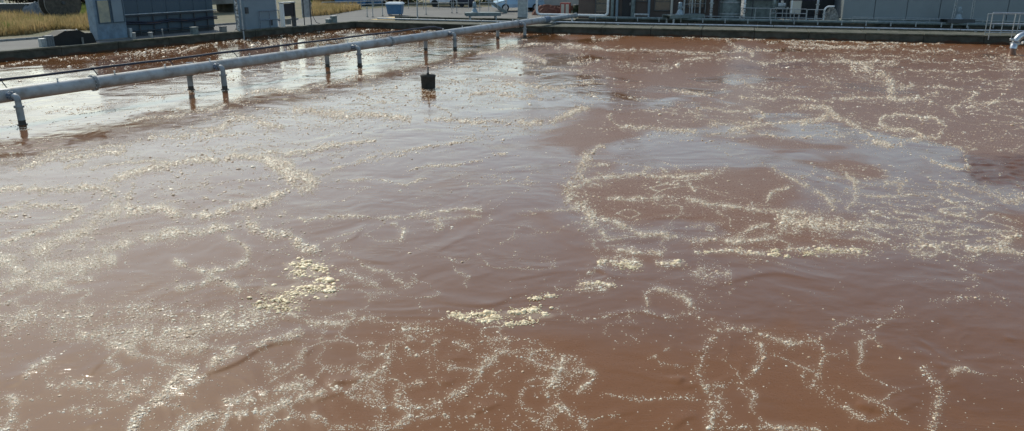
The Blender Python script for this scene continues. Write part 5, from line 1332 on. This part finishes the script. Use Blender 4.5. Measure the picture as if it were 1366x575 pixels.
# tank and boxes right of the brown building
q = line_pt(W2, rdir, rdn, CH + 1.9, 972); q.z = GZ
t_ = thing('storage_tank', q, 'pale green-grey cylindrical tank right of the brown building', 'tank')
MB().lathe(q, [(.72, 0), (.72, 2.6), (.70, 2.7), (.2, 3.0), (.05, 3.02)], 24).build('shell', 'greengrey', t_)
for z_ in (.5, 1.3, 2.1): MB().lathe(q + UP * z_, [(.73, 0), (.745, .02), (.745, .06), (.73, .08)], 24).build('hoop', 'galv', t_)
q = line_pt(W2, rdir, rdn, CH + 3.0, 1013); q.z = GZ
t_ = thing('green_container', q, 'grey-green storage container behind the handrails', 'container')
obj_box('body', q + UP * 1.35, (2.2, 2.2, 2.5), RAX, 'greengrey', t_, .02)
for i in range(9): MB().box(q + rdir * (-.95 + i * .237) - rdn * 1.115 + UP * 1.35, (.09, .04, 2.3), RAX).build('rib', 'greengrey', t_)
obj_box('skid', q + UP * .05, (2.1, 2.0, .1), RAX, 'darkmetal', t_)
q = line_pt(W2, rdir, rdn, CH + 1.6, 1058); q.z = GZ
t_ = thing('white_cabinet', q, 'cream-white upright cabinet behind the handrails', 'cabinet')
obj_box('body', q + UP * 1.35, (.72, .6, 1.5), RAX, 'cream', t_, .02)
MB().box(q - rdir * .27 - rdn * .31 + UP * 1.35, (.1, .04, 1.4), RAX).build('door_edge', 'white', t_)
for s in (-1, 1): MB().box(q + rdir * s * .28 + UP * .3, (.08, .5, .6), RAX).build('leg', 'galv', t_)
q = line_pt(W2, rdir, rdn, CH + 1.7, 1040); q.z = GZ
t_ = thing('dosing_pump', q, 'small pale dosing pump on a frame left of the white cabinet', 'pump')
for s in (-1, 1): MB().box(q + rdir * s * .35 + UP * .5, (.06, .4, 1.0), RAX).build('leg', 'galv', t_)
MB().box(q + UP * 1.02, (.9, .5, .06), RAX).build('table', 'galv', t_)
MB().tube([q - rdir * .25 + UP * 1.2, q + rdir * .25 + UP * 1.2], .13, 14).build('pump_body', 'binlid', t_)
MB().lathe(q + UP * 1.33, [(.1, 0), (.1, .2), (.03, .24)], 12).build('head', 'white', t_)
obj_box('dark_backdrop_shed', Vector((0, 0, -50)), (.1, .1, .1), RAX, 'black', None) if False else None
q = line_pt(W2, rdir, rdn, CH + 6.5, 1078); q.z = GZ
t_ = thing('dark_shed', q, 'dark open-fronted shed behind the handrails, beside the pale shed', 'building')
obj_box('back_wall', q + rdn * 3 + UP * 2.4, (5.5, .3, 4.8), RAX, 'darkmetal', t_)
for s in (-1, 1): obj_box('side_wall', q + rdir * s * 2.75 + rdn * 1.5 + UP * 2.4, (.2, 3.2, 4.8), RAX, 'darkmetal', t_)
MB().box(q + rdn * 1.4 + UP * 4.9, (6, 4, .2), RAX, .02).build('roof', 'darkmetal', t_)
for x0, x1, lab, dz in ((986, 1027, 'steel handrail in front of the grey-green container', .02), (1026, 1075, 'steel handrail in front of the white cabinet and dosing pump', 0), (1074, 1098, 'short steel handrail next to the white pipe arch', -.02)):
    A = line_pt(W2, rdir, rdn, CH + .42, x0); B = line_pt(W2, rdir, rdn, CH + .42, x1 - 2); A.z = B.z = ZW + .08
    railing(A, B, .86 + dz, 3 if x1 - x0 < 45 else 4, lab, 'galv', .026, (1, .32, .66) if dz == 0 else (1, .3))
A = line_pt(W2, rdir, rdn, CH + .3, 939); B = line_pt(W2, rdir, rdn, CH + .3, 985); A.z = B.z = ZW + .08
railing(A, B, .3, 3, 'low steel rail between the brown building and the handrails', 'galv', .022, (1,))
for px_, lab in ((1063, 'pale crumpled sheeting on the ledge under the white cabinet'), (1012, 'pale crumpled sheeting on the ledge under the container')):
    q = line_pt(W2, rdir, rdn, CH + .75, px_); q.z = GZ; heap('sheeting', q, .9, .4, .2, 'sack', lab, 'sheeting', px_)
for px_, z1, r_, m_, lab in ((947, 3.4, .10, 'galv', 'tall grey riser pipe with a handwheel beside the brown building'), (991, 2.6, .07, 'steel', 'thin steel riser pipe with a handwheel before the grey-green container'), (1030, 2.8, .09, 'greengrey', 'green-grey riser pipe with a handwheel left of the dosing pump'), (1087, 2.4, .08, 'galv', 'grey riser pipe with a handwheel before the dark shed')):
    q = line_pt(W2, rdir, rdn, CH + 1.0, px_); q.z = GZ
    t_ = thing('riser_pipe', q, lab, 'pipe')
    MB().tube([q, q + UP * z1, q + UP * (z1 + .15) + rdn * .15, q + UP * (z1 + .2) + rdn * 1.2], r_, 10).build('pipe', m_, t_)
    for z_ in (.35, 1.25): MB().tube([q + UP * z_, q + UP * (z_ + .06)], r_ * 1.7, 12).build('flange', m_, t_)
    c_ = q + UP * .8 - rdn * .3
    hw = MB().tube([q + UP * .8, c_], .03, 8).build('spindle', 'darkmetal', t_)
    MB().tube([c_ + (rdir * math.cos(a_) + UP * math.sin(a_)) * .17 for a_ in [i * math.pi / 8 for i in range(17)]], .02, 6).build('handwheel', 'rust_brown', t_)
q0 = line_pt(W2, rdir, rdn, CH + 1.3, 950); q1 = line_pt(W2, rdir, rdn, CH + 1.3, 1092); q0.z = q1.z = GZ + 1.75
t_ = thing('pipe_bridge', (q0.x, q0.y, GZ), 'pair of horizontal pipes on brackets above the handrails', 'pipe')
for dz, r_, m_ in ((0, .07, 'galv'), (.22, .05, 'white'), (-.2, .04, 'hose')): MB().tube([q0 + UP * dz, q1 + UP * dz], r_, 10).build('pipe', m_, t_)
for k_ in (.05, .37, .68, .97):
    p = q0.lerp(q1, k_); MB().box(Vector((p.x, p.y, GZ + 1.0)) + rdn * .1, (.08, .08, 2.1), RAX).build('bracket', 'darkmetal', t_)
# white pipe arch with rocks
A = line_pt(W2, rdir, rdn, CH + .6, 1096.5); B = line_pt(W2, rdir, rdn, CH + .6, 1118); A.z = B.z = ZW + .08
t_ = thing('white_pipe_arch', A, 'white pipe arch around a grey rock pile at the corner of the pale shed', 'pipe')
hh = 1.1; du = (B - A).normalized(); Lx = (B - A).length
MB().tube([A, A + UP * (hh - .35)] + [A + du * .3 * (1 - math.cos(a_)) + UP * (hh - .35 + .3 * math.sin(a_)) for a_ in [i * math.pi / 2 / 5 for i in range(1, 6)]] + [A + du * (Lx * .6) + UP * (hh - .05)], .06, 10).build('arch', 'whitepipe', t_)
MB().tube([A - du * .05 + UP * .03, B + du * .08 + UP * .03], .055, 10).build('base_pipe', 'whitepipe', t_)
MB().box(A + UP * .55, (.2, .2, .05), RAX).build('clamp', 'galv', t_)
q = (A + B) / 2 + rdn * .5; q.z = GZ
heap('rock_pile', q, 1.2, .7, 1.0, 'rock', 'grey lichened rock pile inside the white pipe arch', 'rock', 5)
# railing on the right end of the walkway
A = line_pt(W2, rdir, rdn, -.06, 1317); B = line_pt(W2, rdir, rdn, -.06, 1440)
A.z = B.z = ZW - .22
t_ = railing(A, B, 1.50, 5, 'steel guard railing at the front edge of the walkway, far right', 'steel', .03, (1.0, .60))
A = line_pt(W2, rdir, rdn, .55, 1311.5); B = line_pt(W2, rdir, rdn, 1.0, 1440); A.z = B.z = ZW
railing(A, B, 1.18, 7, 'second steel guard railing set back from the walkway edge, far right', 'galv', .026, (1.0, .55, .12))

# ------------------------------------------------------------------ yard junk on the left
q = G(84, 27.5)
t_ = thing('cable_reel', q, 'large wooden cable reel with pale rim standing on the grass', 'reel')
dv = Vector((.80, -.60, 0)); rr3 = 1.25; cz = q + UP * rr3
for s in (-.45, .45):
    c = cz + dv * s
    MB().tube([c - dv * .05, c + dv * .05], rr3, 32).build('flange', 'wood', t_)
    prf = [c + (Vector((dv.y, -dv.x, 0)) * math.cos(a_) + UP * math.sin(a_)) * rr3 for a_ in [i * 2 * math.pi / 32 for i in range(33)]]
    MB().tube([c - dv * .062, c + dv * .062], rr3 * 1.012, 32, cap=False).build('rim', 'concrete', t_)
MB().tube([cz - dv * .44, cz + dv * .44], .7, 24).build('drum', 'darkmetal', t_)
MB().tube([cz - dv * .6, cz + dv * .6], .12, 12).build('axle', 'darkmetal', t_)
heap('tarp_heap', G(52, 26), 2.6, 1.6, 1.15, 'tarp', 'grey tarpaulin-covered heap leaning against the cable reel', 'tarpaulin', 8)
q = G(26, 25.5)
t_ = thing('trough', q, 'dark open steel trough on legs left of the tarpaulin heap', 'trough')
obj_box('tub', q + UP * .75, (2.3, 1.0, .7), frame((1, .2)), 'darkmetal', t_, .03)
for s in (-1, 1):
    MB().box(q + Vector((s * .9, s * .18, .2)), (.12, .8, .4), frame((1, .2))).build('leg', 'rust_brown', t_)
    MB().tube([q + Vector((s * .9 - .1, s * .18 - .55, 1.1)), q + Vector((s * .9 - .1, s * .18 + .5, 1.1))], .05, 8).build('rim_bar', 'galv', t_)
MB().tube([q + Vector((-1.1, -.75, 1.12)), q + Vector((1.1, -.3, 1.12))], .04, 8).build('front_bar', 'galv', t_)
heap('plastic_sack', G(12, 28.5), .75, .5, .34, 'sack', 'pale blue-white plastic sack lying in the dry grass', 'sack', 9)
heap('tyre_heap', G(4, 31), 1.5, .8, .4, 'rubber', 'low black rubber heap beside the plastic sack', 'rubber', 10)
q = G(6, 18); t_ = thing('post', q, 'leaning pale timber post at the upper left corner', 'post'); MB().box(q + UP * .9, (.16, .16, 1.9), (Vector((1, 0, .08)), Vector((0, 1, 0)), Vector((-.08, 0, 1)))).build('shaft', 'cream', t_); MB().box(q + UP * 1.88, (.2, .2, .06)).build('cap', 'cream', t_)

# distant blue containers, van, cone-like barrier
q = P(468, 8, ZG); t_ = thing('skip_container', q, 'dark blue open skip at the road bend by the trees', 'skip')
MB().prism([q + Vector((a_, 0, z_)) for a_, z_ in ((-1.9, 1.3), (1.9, 1.3), (1.3, .05), (-1.3, .05))], (0, 1.8, 0)).build('tub', 'binblue', t_)
MB().tube([q + Vector((-1.95, -.03, 1.32)), q + Vector((1.95, -.03, 1.32))], .06, 8).build('rim', 'binblue', t_)
for a_ in (-1.0, 0, 1.0): MB().box(q + Vector((a_, -.04, .7)), (.1, .08, 1.15)).build('rib', 'binblue', t_)
q = P(497, 7, ZG); t_ = thing('blue_container', q, 'dark blue upright container right of the open skip', 'container')
obj_box('body', q + Vector((0, 1, 1.2)), (1.7, 2.2, 2.2), frame((1, 0)), 'binblue', t_, .02)
for i in range(6): MB().box(q + Vector((-.7 + i * .28, -.12, 1.2)), (.1, .06, 2.0)).build('rib', 'binblue', t_)
obj_box('skid', q + Vector((0, 1, .05)), (1.6, 2, .1), frame((1, 0)), 'darkmetal', t_)
q = P(592, 9, ZG); t_ = thing('delivery_van', q, 'white van with an orange panel at the far end of the road', 'van')
VX = frame((1, .1))
MB().prism([q + VX[0] * a_ + UP * z_ for a_, z_ in ((-1.3, .4), (1.3, .4), (1.3, 2.1), (-.5, 2.1), (-.85, 1.3), (-1.3, 1.15))], VX[1] * 1.7).build('body', 'carwhite', t_)
MB().box(q + VX[0] * .75 - VX[1] * .02 + UP * 1.5, (.95, .04, 1.1), VX).build('side_panel', 'orange', t_)
MB().box(q - VX[0] * .62 - VX[1] * .02 + UP * 1.5, (.35, .04, .4), VX).build('side_window', 'glass', t_)
for a_ in (-.85, .85):
    c = q + VX[0] * a_ + UP * .32; MB().tube([c - VX[1] * .03, c + VX[1] * .2], .32, 16).build('wheel', 'rubber', t_)
q = P(622, 9.5, ZG); t_ = thing('dark_trailer', q, 'dark blue-black box trailer right of the white van', 'trailer')
obj_box('body', q + UP * .75 + Vector((0, .6, 0)), (1.5, 1.4, 1.0), frame((1, 0)), 'hose', t_, .03)
for a_ in (-.4, .4):
    c = q + Vector((a_, 0, .28)); MB().tube([c - Vector((0, .08, 0)), c + Vector((0, .1, 0))], .26, 14).build('wheel', 'rubber', t_)
A = P(430, 11.5, ZG); B = P(515, 9, ZG)
railing(A, B, .55, 6, 'low grey guard rail along the far road verge', 'galv', .035, (1, .5))
A = P(545, 12, ZG); B = P(625, 11.5, ZG)
railing(A, B, 1.0, 5, 'thin grey railing along the far side of the road beyond the bin', 'galv', .025, (1, .5))

# ------------------------------------------------------------------ grass and trees
def scatter_grass(name, poly, n, hmin, hmax, m_, label, seed):
    rg = np.random.default_rng(seed); p = np.array(poly, float); lo, hi = p.min(0), p.max(0)
    x = lo[0] + rg.random(n) * (hi[0] - lo[0]); y = lo[1] + rg.random(n) * (hi[1] - lo[1])
    ok = inpoly(x, y, poly); x, y = x[ok], y[ok]
    X, Y = Parr(x, y, ZG); kp = fbm(X * .5, Y * .5, seed) + rg.random(len(X)) * .5 > .55; X, Y = X[kp], Y[kp]; n = len(X)
    h = (hmin + (hmax - hmin) * rg.random(n)) * (.5 + fbm(X * .6, Y * .6, seed + 3)); an = rg.random(n) * 6.28; w_ = .025 + .03 * rg.random(n); le = h * .5
    dx, dy = np.cos(an), np.sin(an); ln = rg.normal(0, .35, (n, 2)) * le[:, None]
    a_ = np.stack([X - dx * w_, Y - dy * w_, np.full(n, ZG)], -1); b_ = np.stack([X + dx * w_, Y + dy * w_, np.full(n, ZG)], -1); c_ = np.stack([X + ln[:, 0], Y + ln[:, 1], ZG + h], -1)
    v = np.stack([a_, b_, c_], 1).reshape(-1, 3)
    me_ = bpy.data.meshes.new(name); me_.from_pydata(v.tolist(), [], [(3 * i, 3 * i + 1, 3 * i + 2) for i in range(n)]); me_.materials.append(M[m_])
    o = bpy.data.objects.new(name, me_); col.objects.link(o); return tag(o, label, 'grass', kind='stuff')
scatter_grass('grass', [(-40,52),(40,46),(70,40),(132,41),(132,28),(90,28),(40,26),(-40,30)], 30000, .12, .75, 'grass_dry', 'tall dry straw-coloured grass along the road on the left', 5)
scatter_grass('grass', [(-40,50),(30,45),(60,40),(60,33),(20,31),(-40,32)], 7000, .2, .7, 'grass_green', 'green weeds growing through the dry grass by the road', 15)
scatter_grass('grass', [(86,30),(130,32),(130,4),(86,4)], 16000, .10, .28, 'grass_green', 'short sunlit green grass behind the cable reel', 6)
scatter_grass('grass', [(414,22),(440,20),(482,13),(470,5),(420,3)], 12000, .2, .6, 'grass_dry', 'dry grass tuft verge beside the grey panel', 7)
def tree(q, rx, rz, trunk_h, m_, label, seed, leaves=2600, group='trees behind the yard', name='tree'):
    rg = np.random.default_rng(seed); t_ = thing(name, q, label, 'tree', group)
    top = q + Vector((rg.normal(0, .2), rg.normal(0, .2), trunk_h + rz))
    mb = MB().tube([q - UP * .1, q + UP * trunk_h * .6 + Vector((.05, 0, 0)), q + UP * (trunk_h + rz * .5), top], [.18, .14, .09, .03], 8)
    for k in range(5):
        an = k * 1.26 + rg.random(); s0 = q + UP * (trunk_h * .7 + rz * .15 * k)
        mb.tube([s0, s0 + Vector((math.cos(an) * rx * .4, math.sin(an) * rx * .4, rz * .25)), s0 + Vector((math.cos(an) * rx * .75, math.sin(an) * rx * .75, rz * .45))], [.08, .05, .02], 6)
    mb.build('trunk', 'bark', t_)
    ncl = 34; cc = rg.normal(0, 1, (ncl, 3)); cc /= np.linalg.norm(cc, axis=1)[:, None]; cc *= (.45 + .55 * rg.random(ncl))[:, None]
    cid = rg.integers(0, ncl, leaves); pos = cc[cid] * [rx, rx, rz] + rg.normal(0, .17, (leaves, 3)) * [rx, rx, rz]
    pos += np.array([q.x, q.y, q.z + trunk_h + rz * .9])
    pos[:, 2] = np.maximum(pos[:, 2], q.z + .05)
    sz = .09 + .10 * rg.random(leaves); u_ = rg.normal(0, 1, (leaves, 3)); u_ /= np.linalg.norm(u_, axis=1)[:, None]; w_ = rg.normal(0, 1, (leaves, 3)); w_ = np.cross(u_, w_); w_ /= np.linalg.norm(w_, axis=1)[:, None]
    v = np.stack([pos - u_ * sz[:, None], pos + w_ * sz[:, None] * .6, pos + u_ * sz[:, None], pos - w_ * sz[:, None] * .6], 1).reshape(-1, 3)
    me_ = bpy.data.meshes.new('crown'); me_.from_pydata(v.tolist(), [], [(4 * i, 4 * i + 1, 4 * i + 2, 4 * i + 3) for i in range(leaves)]); me_.materials.append(M[m_])
    o = bpy.data.objects.new('crown', me_); col.objects.link(o); o.parent = t_; o.matrix_parent_inverse = Matrix.Translation(-t_.location)
    return t_
for px_, py_, rx, rz, th, m_, lab, sd in (
    (-8, 9, 2.4, 2.6, .3, 'leaf_green', 'green bush at the upper left corner behind the trough', 1),
    (98, 6.5, 2.6, 1.9, .2, 'leaf_brown', 'dark brown shrub behind the sunlit grass', 2),
    (40, 8, 2.4, 1.6, .2, 'leaf_brown', 'brown scrubby bush behind the dark trough and tarpaulin heap', 12),
    (66, 7, 2.2, 2.0, .2, 'leaf_dark', 'dark bush behind the cable reel', 13),
    (116, 6, 2.2, 1.7, .2, 'leaf_brown', 'dark brown shrub close to the blue booth', 3),
    (428, 5, 2.2, 2.4, .3, 'leaf_green', 'green bush beside the grey sheet panel', 4),
    (450, 3.5, 2.6, 2.6, .2, 'leaf_dark', 'dark tree behind the open blue skip', 5),
    (520, 5, 2.3, 2.2, .2, 'leaf_brown', 'brownish shrub directly behind the blue bin', 6),
    (545, 4, 2.8, 2.6, .2, 'leaf_dark', 'dark tree right of the blue bin', 7),
    (575, 4, 2.6, 2.8, .2, 'leaf_dark', 'dark tree just left of the white van', 8),
    (612, 3.5, 2.6, 2.8, .2, 'leaf_dark', 'dark tree between the white van and the steel stair', 9),
    (645, 4, 2.4, 2.8, .2, 'leaf_green', 'green tree behind the steel stair', 10)):
    tree(P(px_, py_, ZG), rx, rz, th, m_, lab, sd)
